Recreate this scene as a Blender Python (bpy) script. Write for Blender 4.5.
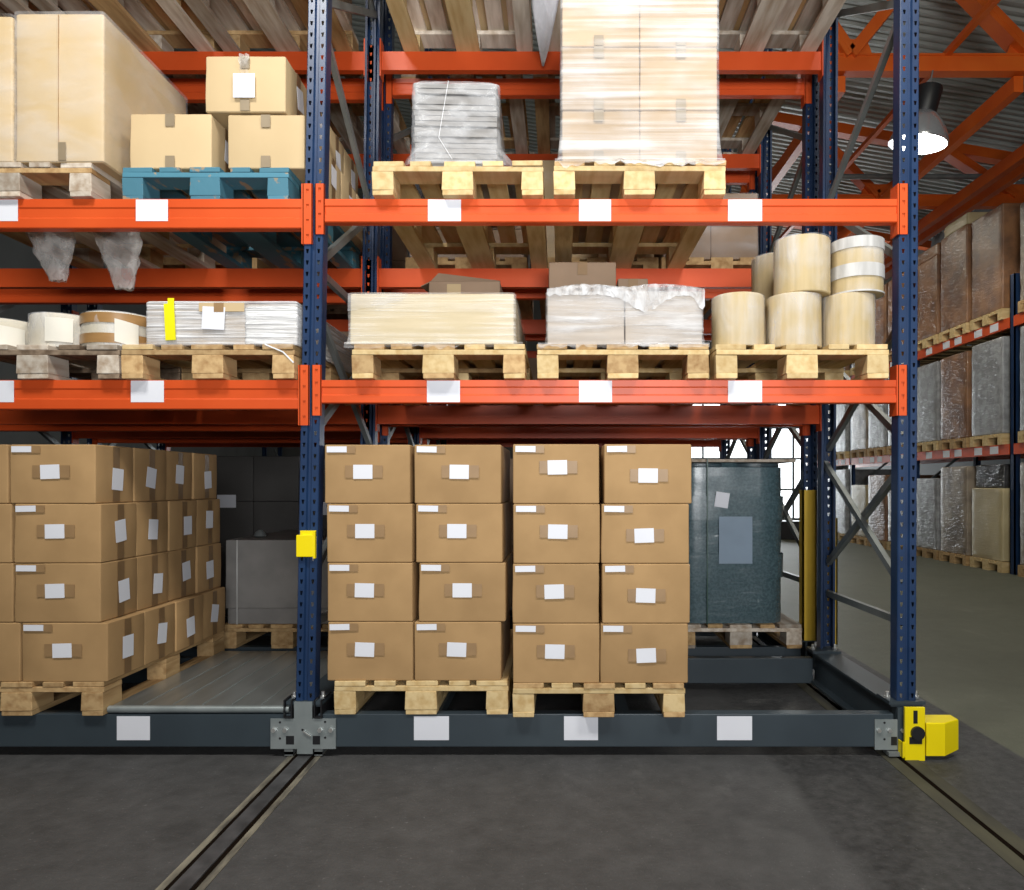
import bpy, bmesh, math, random
from mathutils import Vector, Matrix, noise
S = bpy.context.scene
C = S.collection
for o in list(bpy.data.objects): bpy.data.objects.remove(o)
PI = math.pi

# ---------------------------------------------------------------- camera, exposure, light
CAM_D, EYE, F = 3.35, 1.28, 713.6            # distance to the rack front, eye height, focal length in px
VX, VY = 560.0, 484.0                         # vanishing point of the depth lines
cd = bpy.data.cameras.new('camera'); cam = bpy.data.objects.new('camera', cd); C.objects.link(cam)
cam.location = (0, -CAM_D, EYE); cam.rotation_euler = (PI/2, 0, 0)
cd.sensor_width = 36; cd.lens = F/1024*36
cd.shift_x = -(VX-512)/1024; cd.shift_y = (VY-445)/1024
cd.clip_start = 0.05; cd.clip_end = 200
S.camera = cam
S.view_settings.view_transform = 'Standard'; S.view_settings.look = 'None'
S.view_settings.exposure = 0.0; S.view_settings.gamma = 1.0
S.view_settings.use_curve_mapping = False
w = bpy.data.worlds.new('world'); S.world = w; w.use_nodes = True
w.node_tree.nodes['Background'].inputs[0].default_value = (.75, .85, 1, 1)
w.node_tree.nodes['Background'].inputs[1].default_value = 0.07

def area(name, loc, target, sx, sy, power, col=(1, 1, 1), spread=180):
    l = bpy.data.lights.new(name, 'AREA'); l.shape = 'RECTANGLE'; l.size = sx; l.size_y = sy
    l.energy = power; l.color = col; l.spread = math.radians(spread)
    o = bpy.data.objects.new(name, l); C.objects.link(o); o.location = loc
    o.rotation_euler = (Vector(target)-Vector(loc)).to_track_quat('-Z', 'Y').to_euler()
    return o
area('added_front_fill', (.8, -5.2, 1.85), (.3, .6, 4.6), 2.6, 1.0, 185, (.97, .985, 1), 125)  # added low fill before the racks, aimed up at the undersides; no source modelled
area('aisle_lamp_light', (-1.7, -2.6, 5.6), (-1.3, 0, .9), 1.2, .8, 165, (1, .98, .93))
area('aisle_lamp_light', (1.6, -2.6, 5.6), (1.0, 0, .9), 1.2, .8, 135, (1, .98, .93))
area('back_window_light', (6.0, 19.6, 2.3), (4.5, 8, 2.0), 3.8, 3.4, 330, (.9, .96, 1))
area('cross_aisle_lamp_light', (4.3, 3.0, 6.2), (4.8, 4, 0), .8, .8, 35, (1, .97, .82))
area('cross_aisle_lamp_light', (4.3, 10.5, 6.2), (4.6, 10.5, 0), .8, .8, 60, (1, .97, .82))

# ---------------------------------------------------------------- pixel -> place
def sc(Y): return F/(Y+CAM_D)
def X(px, Y=0.0): return (px-VX)/sc(Y)
def Z(py, Y=0.0): return EYE-(py-VY)/sc(Y)

# ---------------------------------------------------------------- materials
MATS = {}
def nodes(name):
    m = bpy.data.materials.new(name); m.use_nodes = True
    nt = m.node_tree; b = nt.nodes['Principled BSDF']
    MATS[name] = m
    return m, nt, b
def N(nt, t, **kw):
    n = nt.nodes.new(t)
    for k, v in kw.items(): setattr(n, k, v)
    return n
def coords(nt, scale=(1, 1, 1), rnd=True, src='Object'):
    tc = N(nt, 'ShaderNodeTexCoord'); mp = N(nt, 'ShaderNodeMapping')
    mp.inputs['Scale'].default_value = scale
    if rnd:
        oi = N(nt, 'ShaderNodeObjectInfo'); mu = N(nt, 'ShaderNodeMath', operation='MULTIPLY'); mu.inputs[1].default_value = 37.0
        nt.links.new(oi.outputs['Random'], mu.inputs[0])
        ad = N(nt, 'ShaderNodeVectorMath', operation='ADD')
        nt.links.new(tc.outputs[src], ad.inputs[0]); nt.links.new(mu.outputs[0], ad.inputs[1])
        nt.links.new(ad.outputs[0], mp.inputs[0])
    else:
        nt.links.new(tc.outputs[src], mp.inputs[0])
    return mp.outputs[0]
def rgb(c): return (c[0], c[1], c[2], 1)
def mat(name, col, rough=.6, metal=0.0, col2=None, scale=8, stretch=(1, 1, 1), bump=0.0, vary=0.0, detail=4, spec=.5, lo=.35, hi=.65, coat=0):
    m, nt, b = nodes(name)
    b.inputs['Roughness'].default_value = rough; b.inputs['Metallic'].default_value = metal
    b.inputs['Specular IOR Level'].default_value = spec
    if coat: b.inputs['Coat Weight'].default_value = coat; b.inputs['Coat Roughness'].default_value = .15
    out = None
    co = coords(nt, stretch)
    no = N(nt, 'ShaderNodeTexNoise'); no.inputs['Scale'].default_value = scale; no.inputs['Detail'].default_value = detail
    nt.links.new(co, no.inputs['Vector'])
    if col2 is None: col2 = tuple(c*.86 for c in col)
    cr = N(nt, 'ShaderNodeValToRGB'); cr.color_ramp.elements[0].position = lo; cr.color_ramp.elements[1].position = hi
    cr.color_ramp.elements[0].color = rgb(col2); cr.color_ramp.elements[1].color = rgb(col)
    nt.links.new(no.outputs['Fac'], cr.inputs[0]); out = cr.outputs[0]
    if vary:
        oi = N(nt, 'ShaderNodeObjectInfo'); mr = N(nt, 'ShaderNodeMapRange')
        mr.inputs['To Min'].default_value = 1-vary; mr.inputs['To Max'].default_value = 1+vary*.6
        nt.links.new(oi.outputs['Random'], mr.inputs[0])
        hs = N(nt, 'ShaderNodeHueSaturation'); nt.links.new(mr.outputs[0], hs.inputs['Value']); nt.links.new(out, hs.inputs['Color'])
        out = hs.outputs[0]
    nt.links.new(out, b.inputs['Base Color'])
    if bump:
        bp = N(nt, 'ShaderNodeBump'); bp.inputs['Strength'].default_value = bump; bp.inputs['Distance'].default_value = .01
        nt.links.new(no.outputs['Fac'], bp.inputs['Height']); nt.links.new(bp.outputs[0], b.inputs['Normal'])
    return m
def film_mat(name, tint=(.92, .93, .95), lo=.06, hi=.75, stretch=(1.2, 1.2, 22), scale=2.2, rough=.2, bump=.5, dist=.6):
    m, nt, b = nodes(name)
    b.inputs['Base Color'].default_value = rgb(tint); b.inputs['Roughness'].default_value = rough; b.inputs['Specular IOR Level'].default_value = .3
    co = coords(nt, stretch)
    a = N(nt, 'ShaderNodeTexNoise'); a.inputs['Scale'].default_value = scale; a.inputs['Detail'].default_value = 6; a.inputs['Distortion'].default_value = dist
    nt.links.new(co, a.inputs['Vector'])
    c2 = coords(nt, (1, 1, 1.6))
    n2 = N(nt, 'ShaderNodeTexNoise'); n2.inputs['Scale'].default_value = 3.2; n2.inputs['Detail'].default_value = 3
    nt.links.new(c2, n2.inputs['Vector'])
    mx = N(nt, 'ShaderNodeMath', operation='MULTIPLY'); nt.links.new(a.outputs['Fac'], mx.inputs[0]); nt.links.new(n2.outputs['Fac'], mx.inputs[1])
    mr = N(nt, 'ShaderNodeMapRange'); mr.inputs['From Min'].default_value = .16; mr.inputs['From Max'].default_value = .38
    mr.inputs['To Min'].default_value = lo; mr.inputs['To Max'].default_value = hi
    nt.links.new(mx.outputs[0], mr.inputs[0])
    nt.links.new(mr.outputs[0], b.inputs['Alpha'])
    bp = N(nt, 'ShaderNodeBump'); bp.inputs['Strength'].default_value = bump; bp.inputs['Distance'].default_value = .02
    nt.links.new(a.outputs['Fac'], bp.inputs['Height']); nt.links.new(bp.outputs[0], b.inputs['Normal'])
    return m
def wrapped_mat(name, col, col2, sheen=.5, vscale=3.5):
    """goods seen through tight glossy wrap"""
    m, nt, b = nodes(name)
    co = coords(nt, (1, 1, 1))
    vo = N(nt, 'ShaderNodeTexNoise'); vo.inputs['Scale'].default_value = vscale; vo.inputs['Detail'].default_value = 5
    nt.links.new(co, vo.inputs['Vector'])
    cr = N(nt, 'ShaderNodeValToRGB'); cr.color_ramp.elements[0].position = .4; cr.color_ramp.elements[1].position = .62
    cr.color_ramp.elements[0].color = rgb(col2); cr.color_ramp.elements[1].color = rgb(col)
    nt.links.new(vo.outputs['Fac'], cr.inputs[0]); nt.links.new(cr.outputs[0], b.inputs['Base Color'])
    b.inputs['Roughness'].default_value = .45
    b.inputs['Coat Weight'].default_value = sheen; b.inputs['Coat Roughness'].default_value = .1
    c2 = coords(nt, (1, 1, 7)); n2 = N(nt, 'ShaderNodeTexNoise'); n2.inputs['Scale'].default_value = 5; n2.inputs['Detail'].default_value = 6
    n2.inputs['Distortion'].default_value = 1.0
    nt.links.new(c2, n2.inputs['Vector'])
    bp = N(nt, 'ShaderNodeBump'); bp.inputs['Strength'].default_value = .9; bp.inputs['Distance'].default_value = .05
    nt.links.new(n2.outputs['Fac'], bp.inputs['Height']); nt.links.new(bp.outputs[0], b.inputs['Coat Normal'])
    return m
def glow_mat(name, col, strength):
    m, nt, b = nodes(name)
    b.inputs['Base Color'].default_value = rgb(col); b.inputs['Emission Color'].default_value = rgb(col)
    b.inputs['Emission Strength'].default_value = strength
    return m

M_kraft = mat('kraft_board', (.42, .262, .12), .75, scale=5, stretch=(1, 1, 1), col2=(.36, .222, .10), vary=.08, spec=.2)
M_kraftp = mat('pale_kraft_board', (.56, .42, .24), .7, scale=4, col2=(.53, .395, .222), vary=.06, spec=.25)
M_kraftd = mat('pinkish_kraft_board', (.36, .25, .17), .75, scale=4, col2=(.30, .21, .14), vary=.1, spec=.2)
M_tape = mat('brown_tape', (.315, .195, .092), .45, scale=14, col2=(.28, .172, .082), spec=.4)
M_tapes = mat('dark_brown_tape', (.21, .125, .058), .4, scale=14, col2=(.18, .108, .05), spec=.4)
M_gtape = mat('grey_tape', (.27, .21, .135), .4, scale=14)
M_paper = mat('white_paper', (.74, .75, .80), .6, scale=3, col2=(.70, .71, .76))
M_orange = mat('orange_paint', (.64, .088, .018), .4, scale=3, col2=(.58, .072, .014), vary=.05, spec=.35)
M_navy = mat('navy_paint', (.012, .036, .098), .36, scale=5, col2=(.009, .025, .07), spec=.6)
M_slate = mat('slate_paint', (.040, .055, .066), .42, scale=3, col2=(.032, .044, .054))
M_galv = mat('galvanised_steel', (.38, .42, .42), .42, .55, scale=9, col2=(.29, .33, .33))
M_galvd = mat('dull_galvanised_steel', (.26, .28, .28), .45, .5, scale=7, col2=(.2, .22, .22))
M_bolt = mat('zinc_bolt', (.75, .75, .73), .3, .8, scale=9)
M_yellow = mat('yellow_paint', (.90, .72, .0), .4, scale=4, col2=(.86, .67, .0))
M_ochre = mat('ochre_paint', (.62, .40, .03), .45, scale=4)
M_black = mat('black_plastic', (.012, .012, .014), .45, scale=8)
M_wood = mat('fresh_pallet_wood', (.66, .50, .26), .75, col2=(.52, .35, .15), scale=9, stretch=(3, .35, 3), bump=.25, vary=.18, spec=.2, lo=.3, hi=.6)
M_wood2 = mat('tan_pallet_wood', (.55, .37, .18), .78, col2=(.36, .21, .09), scale=9, stretch=(3, .35, 3), bump=.3, vary=.22, spec=.2, lo=.3, hi=.6)
M_woodo = mat('weathered_pallet_wood', (.62, .55, .46), .82, col2=(.36, .27, .19), scale=8, stretch=(3, .35, 3), bump=.35, vary=.35, spec=.15, lo=.3, hi=.65)
M_woodp = mat('pale_lit_pallet_wood', (.80, .72, .61), .82, col2=(.50, .41, .31), scale=8, stretch=(3, .35, 3), bump=.3, vary=.3, spec=.15, lo=.3, hi=.62)  # paler copy of the weathered wood; light on the undersides put into colour
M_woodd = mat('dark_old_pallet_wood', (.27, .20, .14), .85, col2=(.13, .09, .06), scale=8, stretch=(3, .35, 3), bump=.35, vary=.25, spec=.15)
M_woodb = mat('worn_blue_pallet_paint', (.055, .19, .26), .7, col2=(.30, .23, .15), scale=7, stretch=(2, .6, 2), bump=.3, vary=.2, lo=.36, hi=.41)
M_film = film_mat('stretch_film', lo=.0, hi=.42, stretch=(.7, .7, 12), bump=.25, rough=.4)
M_film2 = film_mat('loose_streaky_film', (.80, .80, .81), lo=.08, hi=.5, stretch=(.25, .25, 9), scale=5, dist=.12, rough=.4, bump=.3)
M_kraftm = mat('muted_pale_board', (.44, .32, .20), .7, scale=3, col2=(.38, .275, .17), vary=.12, spec=.2)
M_filmw = film_mat('white_stretch_film', (.66, .65, .65), lo=.08, hi=.72, stretch=(1, 1, 16))
M_filmt = film_mat('thin_clear_film', lo=.0, hi=.22, stretch=(1, 1, 3), scale=3, bump=.2)
M_filmb = film_mat('crumpled_film', (.6, .57, .54), lo=.12, hi=.6, stretch=(3, 3, 2), scale=5, bump=1)
M_greycard = mat('grey_card', (.25, .235, .22), .7, scale=5, col2=(.19, .18, .17))
M_cream = mat('cream_board', (.56, .46, .29), .7, scale=3, col2=(.5, .41, .25), stretch=(1, 1, 8))
M_white_card = mat('greyish_white_board', (.46, .39, .32), .65, scale=3, stretch=(1, 1, 14), col2=(.38, .32, .26))
M_drum = wrapped_mat('dark_drum_wrap', (.06, .10, .12), (.03, .05, .06), .8, 9)
M_deck = mat('steel_deck', (.42, .44, .43), .3, .75, scale=3, stretch=(6, .6, 1), col2=(.33, .35, .34))
M_wall = mat('wall_panel_paint', (.16, .165, .16), .8, scale=1.2, stretch=(1, 1, 1))
M_roof = mat('corrugated_roof_steel', (.50, .53, .49), .5, .15, scale=.7, col2=(.40, .43, .395), stretch=(.3, 1, 1))
M_truss = mat('truss_orange_paint', (.80, .15, .015), .45, scale=2, col2=(.72, .11, .01))
M_glow = glow_mat('daylit_pane', (.9, .96, 1), 2.6)
M_lampglow = glow_mat('lamp_diffuser', (1, .98, .93), 7)
M_lampglass = mat('lamp_reflector', (.55, .56, .6), .18, .7, scale=5)
M_lw = [wrapped_mat('wrapped_brown_goods', (.30, .145, .065), (.17, .085, .045)),
        wrapped_mat('wrapped_silver_goods', (.34, .35, .365), (.22, .225, .23), vscale=9),
        wrapped_mat('wrapped_grey_brown_goods', (.33, .27, .2), (.17, .135, .11)),
        wrapped_mat('wrapped_cream_goods', (.55, .46, .26), (.42, .34, .19), .25, 1.5),
        wrapped_mat('wrapped_black_goods', (.05, .05, .055), (.02, .02, .022), .9)]

# floor: asphalt up to x=2.1, greenish concrete past it, with a worn seam near x=1
def floor_material():
    m, nt, b = nodes('warehouse_floor')
    g = N(nt, 'ShaderNodeNewGeometry'); sx = N(nt, 'ShaderNodeSeparateXYZ'); nt.links.new(g.outputs['Position'], sx.inputs[0])
    def noi(s, d=6, st=None):
        n = N(nt, 'ShaderNodeTexNoise'); n.inputs['Scale'].default_value = s; n.inputs['Detail'].default_value = d; n.inputs['Roughness'].default_value = .65
        if st:
            mp = N(nt, 'ShaderNodeMapping'); mp.inputs['Scale'].default_value = st
            nt.links.new(g.outputs['Position'], mp.inputs[0]); nt.links.new(mp.outputs[0], n.inputs['Vector'])
        else: nt.links.new(g.outputs['Position'], n.inputs['Vector'])
        return n.outputs['Fac']
    def ramp(f, a, c1, bb, c2):
        r = N(nt, 'ShaderNodeValToRGB'); r.color_ramp.elements[0].position = a; r.color_ramp.elements[1].position = bb
        r.color_ramp.elements[0].color = rgb(c1); r.color_ramp.elements[1].color = rgb(c2); nt.links.new(f, r.inputs[0]); return r.outputs[0]
    def mix(f, a, c, mode='MIX'):
        x = N(nt, 'ShaderNodeMix', data_type='RGBA', blend_type=mode)
        if isinstance(f, float): x.inputs[0].default_value = f
        else: nt.links.new(f, x.inputs[0])
        nt.links.new(a, x.inputs[6]); nt.links.new(c, x.inputs[7]); return x.outputs[2]
    big = noi(1.3, 5); fine = noi(60, 3); mid = noi(9, 8)
    asph = mix(.5, ramp(big, .3, (.047, .046, .046), .7, (.084, .083, .083)), ramp(mid, .3, (.036, .036, .036), .7, (.095, .094, .094)))
    asph2 = ramp(noi(22, 8), .35, (.026, .026, .026), .68, (.062, .061, .061))
    conc = mix(.5, ramp(big, .3, (.08, .084, .056), .7, (.13, .135, .095)), ramp(mid, .3, (.08, .082, .058), .7, (.12, .122, .09)))
    def step(edge, soft=.01, wob=.03):
        ma = N(nt, 'ShaderNodeMath', operation='MULTIPLY_ADD'); nt.links.new(mid, ma.inputs[0]); ma.inputs[1].default_value = wob
        nt.links.new(sx.outputs['X'], ma.inputs[2])
        r = N(nt, 'ShaderNodeMapRange'); r.inputs['From Min'].default_value = edge-soft; r.inputs['From Max'].default_value = edge+soft
        nt.links.new(ma.outputs[0], r.inputs[0]); return r.outputs[0]
    c = mix(step(1.02, .03, .06), asph, asph2)
    c = mix(step(2.17, .008, .01), c, conc)
    spk = ramp(noi(70, 3), .64, (0, 0, 0), .76, (.11, .11, .11))
    c = mix(1.0, c, spk, 'ADD')
    scr = ramp(noi(4, 9, (1, .4, 1)), .60, (0, 0, 0), .75, (.035, .034, .032))
    c = mix(1.0, c, scr, 'ADD')
    # a darker round patch on the asphalt
    vd = N(nt, 'ShaderNodeVectorMath', operation='DISTANCE'); vd.inputs[1].default_value = (X(195, -.6), -.72, 0)
    nt.links.new(g.outputs['Position'], vd.inputs[0])
    mr = N(nt, 'ShaderNodeMapRange'); mr.inputs['From Min'].default_value = .055; mr.inputs['From Max'].default_value = .10
    mr.inputs['To Min'].default_value = .75; mr.inputs['To Max'].default_value = 1
    nt.links.new(vd.outputs['Value'], mr.inputs[0])
    cmb = N(nt, 'ShaderNodeCombineColor')
    for i in range(3): nt.links.new(mr.outputs[0], cmb.inputs[i])
    c = mix(1.0, c, cmb.outputs[0], 'MULTIPLY')
    nt.links.new(c, b.inputs['Base Color']); b.inputs['Roughness'].default_value = .62; b.inputs['Specular IOR Level'].default_value = .35
    bp = N(nt, 'ShaderNodeBump'); bp.inputs['Strength'].default_value = .6; bp.inputs['Distance'].default_value = .006
    nt.links.new(fine, bp.inputs['Height']); nt.links.new(bp.outputs[0], b.inputs['Normal'])
    return m
M_floor = floor_material()

# ---------------------------------------------------------------- mesh helpers
class MB:
    def __init__(self): self.v = []; self.f = []
    def add(self, vs, fs):
        n = len(self.v); self.v += [tuple(p) for p in vs]; self.f += [tuple(i+n for i in f) for f in fs]; return self
    def box(self, x0, x1, y0, y1, z0, z1, b=0.0):
        if b <= 0:
            vs = [(x, y, z) for z in (z0, z1) for y in (y0, y1) for x in (x0, x1)]
            return self.add(vs, [(0, 2, 3, 1), (4, 5, 7, 6), (0, 1, 5, 4), (2, 6, 7, 3), (0, 4, 6, 2), (1, 3, 7, 5)])
        bm = bmesh.new(); bmesh.ops.create_cube(bm, size=1)
        for v in bm.verts:
            v.co = Vector(((x0+x1)/2+v.co.x*(x1-x0), (y0+y1)/2+v.co.y*(y1-y0), (z0+z1)/2+v.co.z*(z1-z0)))
        bmesh.ops.bevel(bm, geom=bm.edges[:], offset=b, segments=2, affect='EDGES', profile=.5)
        bm.verts.index_update()
        self.add([v.co[:] for v in bm.verts], [[v.index for v in f.verts] for f in bm.faces]); bm.free(); return self
    def prism(self, pts, z0, z1, axis='z'):
        """extrude a closed 2D outline"""
        n = len(pts)
        def p3(a, b, c): return {'z': (a, b, c), 'y': (a, c, b), 'x': (c, a, b)}[axis]
        vs = [p3(a, b, z0) for a, b in pts]+[p3(a, b, z1) for a, b in pts]
        return self.add(vs, [tuple(reversed(range(n))), tuple(range(n, 2*n))]+[(i, (i+1) % n, n+(i+1) % n, n+i) for i in range(n)])
    def bar(self, p, q, wd, th=None, up=(0, 0, 1)):
        """rectangular bar from p to q"""
        p, q = Vector(p), Vector(q); th = th or wd
        d = (q-p).normalized(); u = Vector(up)
        if abs(d.dot(u)) > .98: u = Vector((0, 1, 0))
        s = d.cross(u).normalized()*wd/2; t = d.cross(s).normalized()*th/2
        vs = [a+sx*s+tx*t for a in (p, q) for sx, tx in ((-1, -1), (1, -1), (1, 1), (-1, 1))]
        return self.add(vs, [(0, 1, 2, 3), (7, 6, 5, 4)]+[(i, i+4, (i+1) % 4+4, (i+1) % 4) for i in range(4)])
    def cyl(self, c, r, h, seg=16, axis='z', r2=None):
        r2 = r if r2 is None else r2
        vs = []
        for k, rr in ((0, r), (h, r2)):
            for i in range(seg):
                a = 2*PI*i/seg; u, v = rr*math.cos(a), rr*math.sin(a)
                vs.append({'z': (c[0]+u, c[1]+v, c[2]+k), 'y': (c[0]+u, c[1]+k, c[2]+v), 'x': (c[0]+k, c[1]+u, c[2]+v)}[axis])
        return self.add(vs, [tuple(range(seg)), tuple(range(seg, 2*seg))]+[(i, (i+1) % seg, seg+(i+1) % seg, seg+i) for i in range(seg)])
    def lathe(self, prof, seg=36, c=(0, 0, 0), wob=0, seed=0, caps=True):
        n = len(prof); vs = []
        for i in range(seg):
            a = 2*PI*i/seg
            for r, z in prof:
                rr = r*(1+wob*noise.noise(Vector((math.cos(a)*2+seed, math.sin(a)*2, z*5))))
                vs.append((c[0]+rr*math.cos(a), c[1]+rr*math.sin(a), c[2]+z))
        fs = [(i*n+j, ((i+1) % seg)*n+j, ((i+1) % seg)*n+j+1, i*n+j+1) for i in range(seg) for j in range(n-1)]
        if caps: fs += [tuple(i*n for i in reversed(range(seg))), tuple(i*n+n-1 for i in range(seg))]
        return self.add(vs, fs)
    def mesh(self, name, m, smooth=False):
        me = bpy.data.meshes.new(name); me.from_pydata(self.v, [], self.f)
        bm = bmesh.new(); bm.from_mesh(me); bmesh.ops.recalc_face_normals(bm, faces=bm.faces); bm.to_mesh(me); bm.free()
        me.materials.append(m)
        if smooth:
            for p in me.polygons: p.use_smooth = True
            try: me.set_sharp_from_angle(angle=math.radians(38))
            except Exception: pass
        return me
    def build(self, name, m, parent=None, smooth=False): return link(name, self.mesh(name, m, smooth), parent)
def link(name, me, parent=None, loc=None, rot=None):
    o = bpy.data.objects.new(name, me); C.objects.link(o)
    if parent is not None: o.parent = parent
    if loc is not None: o.location = loc
    if rot is not None: o.rotation_euler = rot
    return o
def thing(name, label, cat, loc=(0, 0, 0), rz=0, group=None):
    o = bpy.data.objects.new(name, None); C.objects.link(o); o.empty_display_size = .1
    o.location = loc; o.rotation_euler = (0, 0, rz)
    return tag(o, label, cat, group)
def tag(o, label, cat, group=None):
    o['label'] = label; o['category'] = cat
    if group: o['group'] = group
    return o
def struct(o): o['kind'] = 'structure'; return o

def soft_box(w, d, h, seed=0, bulge=.004, rad=.006, n=6, m=6, wrinkle=0.0, skirt=0.0, taper=0.0, z0=0.0, open_bottom=False):
    """rounded, slightly uneven box standing on z0: rings of a rounded rectangle"""
    ring = []
    def side(a, b, k):
        return [(a[0]+(b[0]-a[0])*i/k, a[1]+(b[1]-a[1])*i/k) for i in range(k)]
    x, y = w/2, d/2; r = rad
    segs = [((-x+r, -y), (x-r, -y)), ((x, -y+r), (x, y-r)), ((x-r, y), (-x+r, y)), ((-x, y-r), (-x, -y+r))]
    cc = [(x-r, -y+r, -PI/2), (x-r, y-r, 0), (-x+r, y-r, PI/2), (-x+r, -y+r, PI)]
    for (a, b), (cx, cy, a0) in zip(segs, cc):
        ring += side(a, b, n)
        for k in range(3):
            t = a0+PI/2*k/3; ring.append((cx+r*math.cos(t), cy+r*math.sin(t)))
    zs = [z0, z0+rad*.7]+[z0+h*(i/m) for i in range(1, m)]+[z0+h-rad*.7, z0+h]
    mb = MB(); R = len(ring); vs = []
    for j, z in enumerate(zs):
        ins = rad*.6 if j in (0, len(zs)-1) else 0
        if open_bottom and j == 0: ins = 0
        tz = (z-z0)/h
        for (px, py) in ring:
            f = 1-2*ins/w; g = 1-2*ins/d
            fz = 4*tz*(1-tz)
            ax = px*f; ay = py*g
            u = ay/(d/2); v = ax/(w/2)
            bx = bulge*fz*(1-min(1, abs(u))**2)*(1 if ax > 0 else -1) if abs(abs(px)-x) < 1e-6 else 0
            by = bulge*fz*(1-min(1, abs(v))**2)*(1 if ay > 0 else -1) if abs(abs(py)-y) < 1e-6 else 0
            p = Vector((ax+bx, ay+by, z))
            nn = Vector((ax/x, ay/y, 0)); nn = nn.normalized() if nn.length > 0 else nn
            k = noise.noise(Vector((ax*5+seed*3.1, ay*5, z*7+seed)))
            p += nn*(k*.003)
            if wrinkle:
                k2 = noise.noise(Vector((ax*9+seed*7, ay*9, z*38)))+.5*noise.noise(Vector((ax*25, ay*25+seed, z*70)))
                p += nn*(k2*wrinkle)
            p += nn*(skirt*max(0, 1-tz*4)**2)
            p.x *= 1-taper*tz; p.y *= 1-taper*tz
            vs.append(p)
    fs = [(j*R+i, j*R+(i+1) % R, (j+1)*R+(i+1) % R, (j+1)*R+i) for j in range(len(zs)-1) for i in range(R)]
    fs.append(tuple((len(zs)-1)*R+i for i in range(R)))
    if not open_bottom: fs.append(tuple(reversed(range(R))))
    mb.add(vs, fs); return mb

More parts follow.
